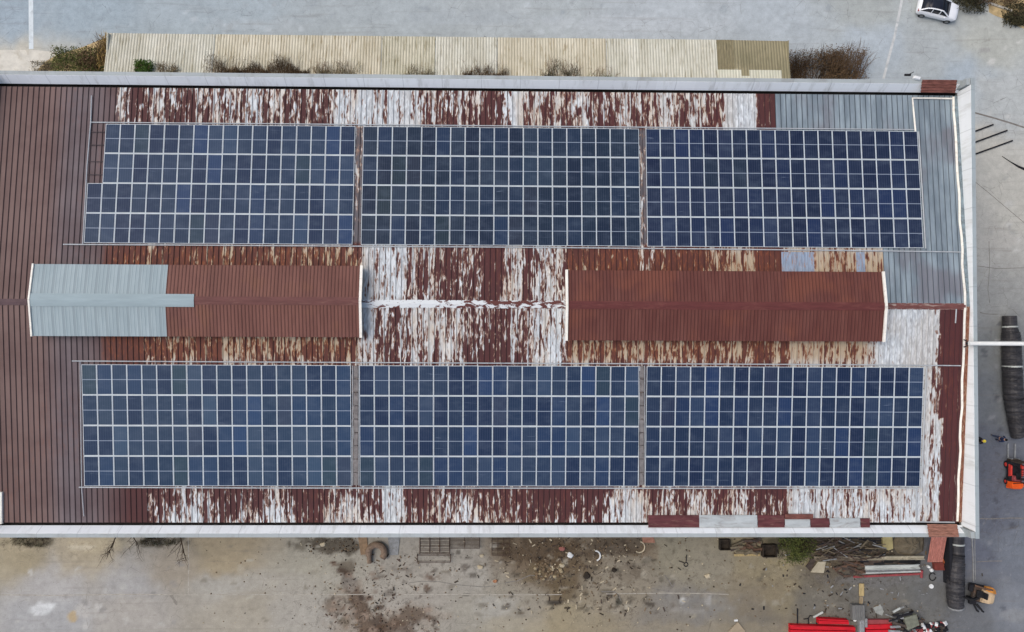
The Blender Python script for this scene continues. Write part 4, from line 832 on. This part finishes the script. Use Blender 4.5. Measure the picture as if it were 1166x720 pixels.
for (x0,y0,x1,y1),lab in zip(((1104,152,1131,142),(1104,164.5,1147,148.6),(1104,178,1153,160.3)),('shortest dark steel bar, uppermost of three slanting beside the right wall','middle dark steel bar of the three slanting beside the right wall','longest dark steel bar, lowest of three slanting beside the right wall')):
    m=MB(); p=at(x0,y0,.06); q=at(x1,y1,.06); m.beam(p,q,.14,.1); tag(m.build('steel_bar',M['joint_dark'] if False else M['charcoal'],loc=((p+q)/2)*1),lab,'steel bar','steel bars beside the right wall')
m=MB(); m.tube([at(1141,178,.03),at(1150,184,.03),at(1160,190,.03),at(1167,193,.03),at(1185,201,.03)],[.03,.04,.10,.12,.06],6); tag(m.build('hose',M['charcoal'],loc=at(1150,184,0)),'dark hose on the pale apron at the right edge','hose')
m=MB(); m.tube([at(1106.5,606,.05),at(1108,635,.05),at(1108.5,662,.05)],.06,6); m.tube([at(1109.8,606,.05),at(1110.6,660,.05)],.035,5); tag(m.build('drain_channel',M['steel'],loc=at(1108,635,0)),'thin steel channel on the ground between duct and right yard','channel')
m=MB(); p=at(1073,645,.5); m.box((at(1075.5,640,0).x,at(1075,628,0).y,.5),(.3,5.6,1.0)); tag(m.build('steel_box_section',M['charcoal'],loc=at(1075.5,640,0)),'dark steel trough lying along the left side of the shorter duct','trough')
# floodlight on the coping
p=at(1038,88,HS); fl=thing('floodlight','small white floodlight on the upper coping near the right corner','floodlight',(p.x,p.y-.05,HS))
m=MB(); m.box((p.x-.35,p.y+.15,HS+.06),(.5,.16,.12)); m.tube([(p.x-.35,p.y+.15,HS+.05),(p.x,p.y+.3,HS+.35)],.03,6); m.build('bracket',M['black'],fl,bevel=.02)
m=MB(); m.box((p.x+.35,p.y-.1,HS+.14),(.6,.28,.2),(0,0,-.25),taper=.8); m.build('lamp_housing',M['plastic_white'],fl,bevel=.03)

# ------------------------------------------------------------------ people
def skin_mesh(name,joints,edges,mat,parent,root_i=0,sub=1):
    me=bpy.data.meshes.new(name); me.from_pydata([j[0] for j in joints],edges,[]); o=bpy.data.objects.new(name,me); C.objects.link(o); o.parent=parent
    sk=o.modifiers.new('skin','SKIN'); 
    if not me.skin_vertices: me.skin_vertices.new() if hasattr(me.skin_vertices,'new') else None
    for i,j in enumerate(joints):
        sv=me.skin_vertices[0].data[i]; sv.radius=(j[1],j[1]*(j[2] if len(j)>2 else 1)); sv.use_root=(i==root_i)
    ss=o.modifiers.new('sub','SUBSURF'); ss.levels=sub; ss.render_levels=sub+1; me.materials.append(mat); return o
def person(label,p,face,top,trousers,helmet=None,stride=.0):
    root=thing('person',label,'person',p,'workers beside the right wall')
    J=[((0,0,.93),.15,.75),((0,0,1.12),.14,.7),((0,0,1.32),.16,.65),((0,0,1.46),.09),((0,.01,1.53),.055),((0,.03,1.60),.085,1.1),((0,.02,1.70),.095,1.1)]
    E=[(0,1),(1,2),(2,3),(3,4),(4,5),(5,6)]
    T=[];
    for s in(-1,1):
        b=len(J); f=s*stride
        J+=[((s*.10,0,.86),.10),((s*.11,f*.5+.02,.48),.068),((s*.11,f-.02,.10),.045),((s*.12,f+.12,.04),.045)]; E+=[(0,b),(b,b+1),(b+1,b+2),(b+2,b+3)]
        b=len(J); J+=[((s*.20,0,1.41),.065),((s*.27,-.02-f*.3,1.13),.048),((s*.27,.08-f*.5,.90),.036),((s*.27,.11-f*.5,.82),.036,.6)]; E+=[(3,b),(b,b+1),(b+1,b+2),(b+2,b+3)]
        w=Vector(J[b+3][0])
        for k,(dx,L) in enumerate(((-.026,.075),(-.009,.085),(.009,.08),(.026,.065))):
            n=len(J); J+=[(tuple(w+Vector((dx*.6,dx*1.0,-.045))),.010),(tuple(w+Vector((dx*.6,dx*1.1+.012,-.045-L*.9))),.009)]; E+=[(b+3,n),(n,n+1)]
        n=len(J); J+=[(tuple(w+Vector((-s*.02,.035,-.02))),.011),(tuple(w+Vector((-s*.03,.05,-.065))),.009)]; E+=[(b+3,n),(n,n+1)]
    skin_mesh('body',J,E,M['skin'],root)
    tj=[((0,0,.94),.17,.78)]; te=[]
    for s in(-1,1):
        b=len(tj); f=s*stride; tj+=[((s*.10,0,.84),.115),((s*.11,f*.5+.02,.48),.085),((s*.11,f-.02,.09),.068)]; te+=[(0,b),(b,b+1),(b+1,b+2)]
    skin_mesh('trousers',tj,te,trousers,root)
    jj=[((0,0,.95),.18,.78),((0,0,1.14),.165,.72),((0,0,1.34),.185,.66),((0,0,1.455),.10)]; je=[(0,1),(1,2),(2,3)]
    for s in(-1,1):
        b=len(jj); f=s*stride; jj+=[((s*.20,0,1.41),.08),((s*.275,-.02-f*.3,1.13),.064),((s*.275,.075-f*.5,.92),.05)]; je+=[(3,b),(b,b+1),(b+1,b+2)]
    skin_mesh('jacket',jj,je,top,root,1)
    m=MB()
    if helmet:
        m.tube([(0,.03,1.68),(0,.03,1.70),(0,.025,1.76),(0,.02,1.81),(0,.015,1.835)],[.15,.145,.13,.085,.02],16); m.box((0,.15,1.685),(.16,.1,.02)); build_local(m,'helmet',helmet,root,True)
    else:
        m.tube([(0,.0,1.66),(0,.0,1.72),(0,.0,1.78),(0,.005,1.81)],[.108,.115,.09,.02],14); build_local(m,'hair',M['hair'],root,True)
    m=MB(); m.box((0,.125,1.635),(.03,.04,.05),taper=.6); build_local(m,'nose',M['skin'],root)
    for s in(-1,1):
        m=MB(); m.tube([(s*.035,.118,1.665),(s*.035,.128,1.665)],.012,8); build_local(m,'eye',M['hair'],root)
        m=MB(); m.box((s*.098,.02,1.65),(.02,.04,.06)); build_local(m,'ear',M['skin'],root)
        m=MB(); f=s*stride; m.box((s*.115,f+.06,.045),(.10,.27,.09)); build_local(m,'shoe',M['black'],root,bevel=.02)
    m=MB(); m.box((0,.118,1.585),(.045,.02,.012)); build_local(m,'mouth',M['redbag'],root)
    root.rotation_euler=(0,0,face)
person('person in a yellow helmet and black clothes standing close to the right wall',at(1106.8,499.5,0),math.radians(-80),M['charcoal'],M['charcoal'],M['yellow'])
person('bareheaded person in dark navy work clothes walking towards the duct',at(1131.5,498,0),math.radians(-110),M['navy'],M['denim'],None,.28)

# ------------------------------------------------------------------ yard clutter along the lower wall
def one(name,label,cat,mb,mat,loc,group=None,bevel=0,smooth=False):
    return tag(mb.build(name,mat,loc=loc,bevel=bevel,smooth=smooth),label,cat,group)
# bent duct elbow
p=at(430,628,0); c=at(429,629,.2); m=MB(); pts=[];
for a in np.linspace(math.radians(200),math.radians(-40),14): pts.append((c.x+.72*math.cos(a),c.y+.72*math.sin(a),.34))
m.tube(pts,[.30]*14,12); m.tube([pts[0],(pts[0][0]+.05,pts[0][1]-.7,.3)],.22,10); one('bent_hose','thick grey-brown bent hose curled like an arch by the lower wall','hose',m,worn('grey_brown_rubber',S(128,110,94),.2,6,.9,dirt=S(82,68,56)),p)
def plate(name,label,cat,poly,z,h,mat,group=None,tilt_=0):
    P=[at(a,b,z) for a,b in poly]; cx=sum(q.x for q in P)/len(P); cy=sum(q.y for q in P)/len(P); m=MB(); m.prism([(q.x,q.y) for q in P][::-1],z,z+h)
    if tilt_: 
        for i,v in enumerate(m.v): m.v[i]=(v[0],v[1],v[2]+tilt_*(v[1]-cy)+abs(tilt_)*1.0)
    return one(name,label,cat,m,mat,(cx,cy,z))
plate('metal_sheet','flat grey sheet leaning out right of the bent hose','sheet',[(441,606),(456,606),(453,632),(444,632)],.03,.05,M['steel'])
plate('metal_sheet','brownish sheet on the ground left of the bent hose','sheet',[(407,606),(418,606),(419,631),(411,632)],.03,.05,worn('brown_sheet',S(140,118,94),.2,3,.9))
def cage(label,x0,y0,x1,y1,nx,ny,z=.25,mat='rebar',rot=0):
    a=at(x0,y1,z); b=at(x1,y0,z); m=MB()
    for zz in(.05,z+.2):
        for i in range(nx+1): x=a.x+(b.x-a.x)*i/nx; m.beam((x,a.y,zz),(x,b.y,zz),.035,.035)
        for i in range(ny+1): y=a.y+(b.y-a.y)*i/ny; m.beam((a.x,y,zz),(b.x,y,zz),.035,.035)
    for x in(a.x,b.x):
        for y in(a.y,b.y): m.beam((x,y,.0),(x,y,z+.2),.035,.035)
    return one('rebar_cage',label,'rebar cage',m,M[mat],((a.x+b.x)/2,(a.y+b.y)/2,0),'rusty bar frames by the lower wall')
cage('long narrow bar frame lying in front of the other rusty frames',475,632,513,640,1,1)
cage('wide rusty bar grid against the wall behind the long narrow frame',478,606,512,630,3,6)
cage('rusty bar grid with closer bars right of the wide grid',512,606,546,624,2,6)
cage('slim tall bar frame standing right of the closer grid',560,608,580,632,3,4)
# plates, boxes, piles near right
def crate(label,x0,y0,x1,y1,h,mat,inner):
    a=at(x0,y1,h); b=at(x1,y0,h); cx,cy=(a.x+b.x)/2,(a.y+b.y)/2; w,d=b.x-a.x,b.y-a.y; m=MB(); t=.06
    m.box((cx,cy,.04),(w,d,.06)); m.box((a.x+t/2,cy,h/2),(t,d,h)); m.box((b.x-t/2,cy,h/2),(t,d,h)); m.box((cx,a.y+t/2,h/2),(w-2*t,t,h)); m.box((cx,b.y-t/2,h/2),(w-2*t,t,h))
    return one('crate',label,'crate',m,mat,(cx,cy,0),'dark crates below the lower wall')
crate('small dirty dark crate left of the heap of boards',820,615,832,627,.5,M['darkcrate'],None)
crate('larger dark open crate in front of the olive shrub',869,621,885,635,.6,M['darkcrate'],None)
def heap(name,label,cat,box,n,mats,h,L=(1,3),w=.12,ang=None,group=None):
    a=at(box[0],box[3],.2); b=at(box[2],box[1],.2); m=MB(); mi=0
    for i in range(n):
        c=Vector((random.uniform(a.x,b.x),random.uniform(a.y,b.y),random.uniform(.05,h))); l=random.uniform(*L); q=random.gauss(0,.35) if ang is None else random.gauss(ang,.12)
        d=Vector((math.cos(q),math.sin(q),random.uniform(-.1,.1)))*l/2; m.beam(c-d,c+d,w*random.uniform(.6,1.6),w*random.uniform(.4,1),random.randrange(len(mats)))
    return one(name,label,cat,m,mats,((a.x+b.x)/2,(a.y+b.y)/2,0),group)
heap('scrap_heap','heap of dark boards and offcuts between the two dark crates','scrap heap',(836,612,864,628),22,[M['darksteel'],M['brown'],M['shade_cloth']],.6,(.5,1.8),.2)
plate('plank','pale plank lying in front of the heap of dark boards','plank',[(836,631),(865,630.5),(865,633),(836,633.5)],.02,.06,M['wood'])
heap('scrap_heap','tangle of dark steel lattice right of the olive shrub','scrap heap',(930,606,1000,636),120,[M['darksteel'],M['rebar'],M['charcoal'],M['darksteel'],M['shade_cloth'],M['steel']],.9,(.5,2.0),.07)
heap('scrap_heap','loose rusty offcuts left of the stacked steel sections','scrap heap',(955,640,986,656),34,[M['darksteel'],M['brown'],M['rebar']],.4,(.3,1.4),.13)
plate('board','pale beige board tipped on edge below the dark lattice','board',[(922,651),(929,638),(938,638),(937,652)],.05,.08,M['board'],tilt_=.25)
plate('board','dark brown board leaning left of the pale beige board','board',[(917,645),(924,635),(929,638),(922,650)],.05,.08,M['darksteel'])
def section(label,x0,y0,x1,y1,z,w,h,mat,web=True):
    p=at(x0,y0,z+h/2); q=at(x1,y1,z+h/2); m=MB(); d=(q-p).normalized(); u=Vector((-d.y,d.x,0))
    if web:
        for o in(-1,1): m.beam(p+u*o*(w/2-.03)+Vector((0,0,0)),q+u*o*(w/2-.03),.06,h)
        m.beam(p,q,w-.13,.05)
    else: m.beam(p,q,w,h)
    c=(p+q)/2; c.z=z; return one('steel_beam',label,'steel beam',m,mat,c,'steel sections stacked on the lower yard')
section('dull beige steel channel nearest the wall in the stack of sections',927,635.5,986,635.8,.1,.35,.25,worn('dull_beige_steel',S(128,118,102),.25,3,.8,dirt=S(80,70,60)))
section('pale beige steel channel right of the dull one by the wall',987,635.5,1052,635,.2,.34,.25,worn('pale_beige_steel',S(172,164,142),.2,3,.8,dirt=S(110,104,90)))
section('pale grey-green steel channel in the middle of the stack',985,646.5,1047,645,.3,.38,.22,M['palesteel'])
section('second pale steel channel just below the grey-green one',985,650.5,1047,648.5,.05,.2,.25,M['steel'])
section('slim pale steel bar just above the pink pipe',982,652.5,1049,650.5,.05,.12,.2,M['palesteel'],False)
m=MB(); p=at(972,657,.12); q=at(1049,653.5,.12); m.tube([p,q],.11,8); m.tube([q+Vector((0,-.35,0)),q+Vector((0,.35,.1))],.12,8); one('pink_pipe','long faded red pipe lying below the pale steel channels','pipe',m,M['pinkpaint'],((p+q)/2)*1)
heap('scrap_heap','dark clutter wedged between the pale beige and grey-green channels','scrap heap',(986,638,1046,643),24,[M['charcoal'],M['darksteel'],M['black']],.3,(.5,2.6),.16,0)
plate('stone_slab','yellowish upright stone slab against the lower wall','slab',[(1003,606),(1014,606),(1015.5,624),(1010,626),(1004,622)],.3,.25,worn('yellowish_slab',S(164,152,108),.15,2,.9))
def tarp(label,poly,hz,mat):
    P=[at(a,b,.1) for a,b in poly]; cx=sum(q.x for q in P)/len(P); cy=sum(q.y for q in P)/len(P); m=MB(); N=9; n=len(P); V=[(cx,cy,hz)]; F=[]
    for r in range(1,6):
        for i in range(n*3):
            f=i/3; a=P[int(f)%n]; b=P[(int(f)+1)%n]; e=a.lerp(b,f-int(f)); t=r/5; V.append((cx+(e.x-cx)*t,cy+(e.y-cy)*t,max(.02,hz*(1-t**2)+random.uniform(-.09,.09)*(1 if r<5 else .2))))
    k=n*3
    for i in range(k): F.append((0,1+i,1+(i+1)%k))
    for r in range(4):
        for i in range(k): F.append((1+r*k+i,1+(r+1)*k+i,1+(r+1)*k+(i+1)%k,1+r*k+(i+1)%k))
    m.add(V,F); return one('tarpaulin',label,'tarpaulin',m,mat,(cx,cy,0))
tarp('crumpled brown tarpaulin over a mound left of the red corrugated sheets',[(1016,620),(1022,607),(1040,606),(1053,610),(1052,628),(1036,634),(1022,630)],.8,M['shade_cloth'])
def corr(label,x0,y0,x1,y1,z0,z1,mat):
    a=at(x0,y1,z0); b=at(x1,y0,z1); m=MB(); prf=ribbed(a.x,b.x,.2,.05,.07,.5); n=len(prf)
    m.add([(x+(.25*(1-t)),a.y+(b.y-a.y)*t,z0+(z1-z0)*t+dz) for t in(0,.5,1) for x,dz in prf],[(j*n+i,(j+1)*n+i,(j+1)*n+i+1,j*n+i+1) for j in range(2) for i in range(n-1)])
    o=one('corrugated_sheet',label,'sheet',m,mat,((a.x+b.x)/2,(a.y+b.y)/2,z0)); s_=o.modifiers.new('thick','SOLIDIFY'); s_.thickness=.03; return o
corr('faded red corrugated sheets leaning on the wall beside the shorter duct',1053,604,1079,640,.35,1.6,M['rust_pale'])
plate('red_crate','dull red box at the foot of the faded corrugated sheets','box',[(1061,640),(1071,639),(1073,648),(1062,648)],.02,.4,worn('dull_red_box',S(116,58,50),.2,3,.8))
m=MB(); m.beam(at(1070,637,.3),at(1075,645,.1),.14,.1); m.beam(at(1073,636,.3),at(1076.5,644,.1),.1,.1); one('wood_batten','orange wooden battens leaning at the corner of the dull red box','batten',m,worn('orange_wood',S(190,104,62),.2,4,.8),at(1073,641,0))
for i,(x,y,r,h,lab) in enumerate(((1056.5,645,.14,.35,'upper white jug left of the dull red box'),(1060,649,.17,.3,'white jug with a dark base, right of the upper jug'),(1060,667.5,.2,.12,'lone white bowl on the open yard left of the duct'))):
    p=at(x,y,0); m=MB(); m.tube([(p.x,p.y,.01),(p.x,p.y,h*.6),(p.x,p.y,h*.8),(p.x,p.y,h)],[r,r,r*.7,r*.35 if i<2 else r],12); one('jug' if i<2 else 'bowl',lab,'container',m,M['plastic_white'],p)
m=MB(); p=at(1062,657,.1); m.tube([(p.x+.3*math.cos(a),p.y+.35*math.sin(a),.08) for a in np.linspace(.6,6.2,16)],.045,6); one('hose_coil','thin black hose coil below the white jugs','hose',m,M['black'],at(1062,657,0))
# plank and grey block in front
plate('plank','yellow weathered plank standing between the pink pipe and red beams','plank',[(978,664.5),(983.5,664.5),(983.5,678.5),(978,678.5)],.12,.08,M['wood'])
plate('plank','darker plank butted under the yellow weathered plank','plank',[(978.6,679),(982.6,679),(982,688),(978,688)],.1,.08,worn('dark_plank',S(146,130,104),.2,3,.9,aniso=(4,.6,1)))
m=MB(); a=at(970.5,706,.5); b=at(984.5,689,.5); prf=ribbed(a.x,b.x,.2,.06,.07,.5); n=len(prf)
m.box(((a.x+b.x)/2,(a.y+b.y)/2,.28),(b.x-a.x,b.y-a.y,.52)); m.add([(x,y,.56+dz) for y in(a.y,b.y) for x,dz in prf],[(i,i+1,n+i+1,n+i) for i in range(n-1)]); one('corrugated_box','grey corrugated steel box below the darker plank','box',m,worn('grey_box_steel',S(112,112,110),.2,3,.7,aniso=(4,.5,1)),((a.x+b.x)/2,(a.y+b.y)/2,0))
m=MB(); p=at(980,714,.3); m.box((p.x,p.y-.3,.3),(.45,2.0,.6)); m.box((p.x+.35,p.y+.5,.35),(.2,.8,.7)); one('steel_post_stub','grey steel stub between the two groups of red beams','steel stub',m,M['steel'],(p.x,p.y,0),bevel=.03)
one('bucket','white bucket beside the grey corrugated box','bucket',MB().tube([at(973.3,706,.05),at(973.3,706,.3)],[.12,.15],12),M['plastic_white'],at(973.3,706,0))
# red beams
def hbeam(label,x0,y0,x1,y1,z,w=.45,h=.4,mat=None):
    return section(label,x0,y0,x1,y1,z,w,h,mat or M['redpaint'])
def redstack(label,poly,h,lines):
    P=[at(a,b,h) for a,b in poly]; m=MB(); xs0=min(q.x for q in P); 
    y0=min(q.y for q in P); y1=max(q.y for q in P); n=lines
    # individual flanges of one deep girder
    for i in range(n):
        f0=i/n; f1=(i+.86)/n
        a=P[0].lerp(P[3],f0); b=P[1].lerp(P[2],f0); c=P[1].lerp(P[2],f1); d=P[0].lerp(P[3],f1); m.prism([(q.x,q.y) for q in(d,c,b,a)],.02,h+(.05 if i%2 else 0))
    o=one('red_girder',label,'girder',m,M['redpaint'],((P[0]+P[2])/2).xy.to_3d(),'bright red girders at the lower edge'); return o
redstack('long bright red girder cut by the bottom edge, lower left of the group',[(900,712),(974,714.5),(974,728),(900,728)],.5,3)
redstack('short bright red girder lying behind the long one',[(932,704.5),(966,706.5),(967,711.5),(932,711)],.55,3)
redstack('bright red girder right of the grey stub at the bottom edge',[(986,712),(1018,711),(1024,728),(986,728)],.5,3)
plate('faded_red_plate','faded red plate behind the right bright girder','plate',[(985,704.5),(1014,704.5),(1018,710.5),(986,711)],.05,.3,M['pinkpaint'])
m=MB(); m.beam(at(908,693,.05),at(908,711,.05),.09,.1); one('thin_bar','upright thin dark bar left of the red girders','steel bar',m,M['charcoal'],at(908,702,0))
m=MB(); m.beam(at(926,703,.15),at(937,697,.15),.16,.1); one('pale_batten','short pale batten behind the long red girder','batten',m,M['palesteel'],at(931,700,0))
m=MB(); P=[at(920.5,712,.05),at(920.5,704,.05),at(922.5,701,.05),at(926,702,.05)]; m.tube(P,.05,6); P=[at(930,711,.05),at(930,702,.05)]; m.tube(P,.05,6); one('bent_bar','dark bent bar standing left of the short red girder','steel bar',m,M['charcoal'],at(925,706,0))
plate('plastic_sheet','translucent pale plastic sheet crumpled on the dark yard','plastic sheet',[(994,692),(1002,688),(1006,696),(1004,701),(997,698)],.02,.06,worn('pale_plastic',S(148,150,144),.15,3,.6))
heap('scrap_heap','dark machine scrap right of the bright red girders','scrap heap',(1014,694,1044,720),46,[M['darksteel'],M['charcoal'],M['steel']],.9,(.4,1.6),.16)
plate('grey_cabinet','grey-green tilted metal cabinet on the dark machine scrap','cabinet',[(1027,702),(1041,698),(1044,710),(1031,716)],.6,.4,worn('grey_green_metal',S(116,118,104),.2,3,.8))
m=MB(); m.beam(at(1017,697,.8),at(1025,692.5,.8),.16,.1); one('pale_batten','pale stick on top of the dark machine scrap','batten',m,M['palesteel'],at(1021,695,.7))
p=at(1058,716,0); m=MB(); mts=[M['charcoal'],M['plastic_white'],M['pinkpaint'],M['darksteel']]
for i in range(70):
    q=at(random.uniform(1038,1076),random.uniform(709,724),.1); m.box((q.x,q.y,random.uniform(.1,.4)),(random.uniform(.15,.5),random.uniform(.15,.4),random.uniform(.1,.3)),(random.random(),random.random(),random.random()*3),random.choice((0,0,0,1,1,2,3)))
one('rubbish_pile','pile of black, white and pink rubbish at the bottom edge','rubbish',m,mts,p)
plate('paving_slab','tan square slab cut off by the bottom edge','slab',[(829,719),(840,708),(848,718),(846,726),(832,726)],.02,.1,worn('tan_slab',S(156,142,120),.1,2,.9))
m=MB(); p=at(838,706.5,.1); m.box(tuple(p),(.32,.16,.12),(0,0,.1)); one('block','small white block above the tan square slab','block',m,M['plastic_white'],at(838,706.5,0))
# mid yard rubbish
def stones(name,label,cat,box,n,mats,s,kind=None,z=.0):
    m=MB()
    for i in range(n):
        q=at(random.uniform(box[0],box[2]),random.uniform(box[1],box[3]),.03); r=s*random.uniform(.4,1.6); k=7
        ring=lambda f,z_:[(q.x+r*f*math.cos(6.283*j/k)*random.uniform(.7,1.2),q.y+r*f*math.sin(6.283*j/k)*random.uniform(.6,1.1),z_) for j in range(k)]
        m.loft([ring(.9,.0),ring(1,r*.4),ring(.55,r*.8)],random.randrange(len(mats)))
    o=m.build(name,mats,loc=at((box[0]+box[2])/2,(box[1]+box[3])/2,0)); return tag(o,label,cat,None,kind)
pale=worn('pale_rubble',S(188,176,150),.2,4,.95); brn=worn('brown_rubble',S(112,96,76),.3,4,.95); drk=worn('dark_rubble',S(62,54,46),.3,4,.95)
stones('rubble_heap','heap of pale broken rubble on the brown soil mid yard','rubble',(608,640,640,660),60,[brn,brn,brn,worn('buff_rubble',S(158,144,116),.2,4,.95)],.13)
stones('rubble','loose stones and scraps scattered over the lower yard','rubble',(230,612,1060,720),520,[pale,brn,brn,drk],.055,'stuff')
stones('mud_clods','dark mud clods along the muddy wheel track','mud',(376,640,440,720),60,[drk,worn('mud_clod',S(92,72,60),.3,5,1)],.06,'stuff')
stones('mud_clods','dark mud clods spread right of the muddy track','mud',(430,690,500,720),50,[drk,worn('mud_clod_right',S(96,74,62),.3,5,1)],.06,'stuff')
stones('soil_lumps','dark soil lumps under the wall by the bent hose','soil',(348,612,410,629),70,[drk,brn],.07,'stuff')
stones('leaf_litter','brown leaf litter and crumbs along the mid wall foot','litter',(580,612,735,640),170,[drk,brn,brn],.06,'stuff')
def scraps(label,box,n,mats,s):
    m=MB()
    for i in range(n):
        q=at(random.gauss((box[0]+box[2])/2,(box[2]-box[0])/4),random.uniform(box[1],box[3]),.03); m.box((q.x,q.y,.03+random.random()*.05),(s*random.uniform(.4,2.6),s*random.uniform(.2,.8),.03),(random.uniform(-.15,.15),random.uniform(-.15,.15),random.random()*3.14),random.randrange(len(mats)))
    tag(m.build('litter',mats,loc=at((box[0]+box[2])/2,(box[1]+box[3])/2,0)),label,'litter',None,'stuff')
scraps('thin scraps of wood and metal strewn over the brown soil mid yard',(560,612,760,700),240,[drk,brn,drk,M['darksteel'],pale],.16)
scraps('dark scraps and offcuts strewn around the scrap heaps at lower right',(860,612,1070,716),200,[drk,M['darksteel'],M['charcoal'],brn,M['steel']],.17)
scraps('bits of bark and rust strewn along the muddy track',(370,630,500,720),110,[drk,brn,M['rebar']],.14)
def blobthing(name,label,cat,px,py,r,mat,h=.5,seed=0):
    random.seed(seed+int(px)); p=at(px,py,0); m=MB(); k=10
    ph=random.random()*6; ring=lambda f,z_:[(p.x+r*f*math.cos(6.283*j/k)*(1+.22*math.sin(18.85*j/k+ph)),p.y+r*f*math.sin(6.283*j/k)*(.85+.22*math.cos(12.57*j/k+ph)),z_+random.uniform(-.03,.03)) for j in range(k)]
    m.loft([ring(.85,.0),ring(1,r*h*.4),ring(.8,r*h*.8),ring(.35,r*h)]); return one(name,label,cat,m,mat,p,smooth=True)
blobthing('rubbish_bag','crumpled pale red bag on brown soil under the wall','bag',640,625,.3,M['redbag'])
blobthing('rubbish_bag','white paper bag right of the pale red bag','bag',649,632,.3,M['plastic_white'])
blobthing('scrap','cream scrap lying right above the pale rubble heap','scrap',640,644,.28,pale)
blobthing('scrap','orange scrap on the open concrete left of the brown soil','scrap',564,662,.22,worn('orange_scrap',S(164,118,88),.3,5,.9))
blobthing('stone','cream stone below the closer rusty bar grid','stone',547,646,.28,pale); blobthing('stone','pale stone under the slim tall bar frame','stone',549,633,.2,pale)
blobthing('stone','cream stone on the dark soil left of the bent hose','stone',368,620,.26,pale)
blobthing('scrap','upright cream scrap on the right concrete, left of the dark crates','scrap',806,656,.3,pale)
blobthing('rubbish_bag','black bag in the soil right of the pale rubble heap','bag',668,655,.33,M['darkcrate'])
blobthing('rubbish_bag','small black bag right of the larger black bag','bag',699,649,.24,M['darkcrate'])
def arc(label,px,py,r,a0,a1,mat,th=.07):
    p=at(px,py,.08); m=MB(); m.tube([(p.x+r*math.cos(a),p.y+r*math.sin(a),.08) for a in np.linspace(a0,a1,12)],th,6); one('hose_piece',label,'hose',m,mat,at(px,py,0))
arc('white curved hose piece on the brown soil mid yard',678,633,.45,-1.3,1.6,M['plastic_white'])
arc('cream ring of hose by the wall left of the rusty plate',728,623,.5,-2.2,1.4,pale,.06)
arc('dark twisted wire loop on the concrete below the wall',781,643,.18,0,6,M['charcoal'],.04)
m=MB(); m.tube([at(781,641,.05),at(782,632,.05)],.04,5); m.tube([at(779,641,.05),at(773,639,.05)],.04,5); one('wire','two dark wire ends above the twisted loop','wire',m,M['charcoal'],at(780,639,0))
plate('rusty_plate','faded pinkish plate against the lower wall mid yard','plate',[(731,612),(744,611),(746,618),(732,618)],.02,.05,worn('pinkish_plate',S(150,110,92),.2,4,.9))

# ------------------------------------------------------------------ light
w=bpy.data.worlds.new('World'); sc.world=w; w.use_nodes=True; nt=w.node_tree; nt.nodes.clear()
o=nt.nodes.new('ShaderNodeOutputWorld'); b=nt.nodes.new('ShaderNodeBackground'); s=nt.nodes.new('ShaderNodeTexSky'); s.sky_type='NISHITA'; s.sun_disc=False
EL,AZ=math.radians(58),math.radians(-74)     # high veiled sun, upper left of the picture
s.sun_elevation=EL; s.sun_rotation=AZ; s.air_density=1.0; s.dust_density=4.0; s.ozone_density=1.0; s.altitude=0
nt.links.new(s.outputs[0],b.inputs[0]); b.inputs[1].default_value=.15; nt.links.new(b.outputs[0],o.inputs[0])
ld=bpy.data.lights.new('sun','SUN'); ld.energy=1.35; ld.angle=math.radians(50); ld.color=(1,.96,.9); lo=bpy.data.objects.new('sun',ld); C.objects.link(lo); lo.location=(30,30,90)
d=Vector((math.cos(EL)*math.sin(AZ),math.cos(EL)*math.cos(AZ),math.sin(EL))); lo.rotation_euler=d.to_track_quat('Z','Y').to_euler()
vs=sc.view_settings; vs.view_transform='Standard'; vs.look='None'; vs.gamma=1; vs.use_curve_mapping=False; vs.exposure=0.0
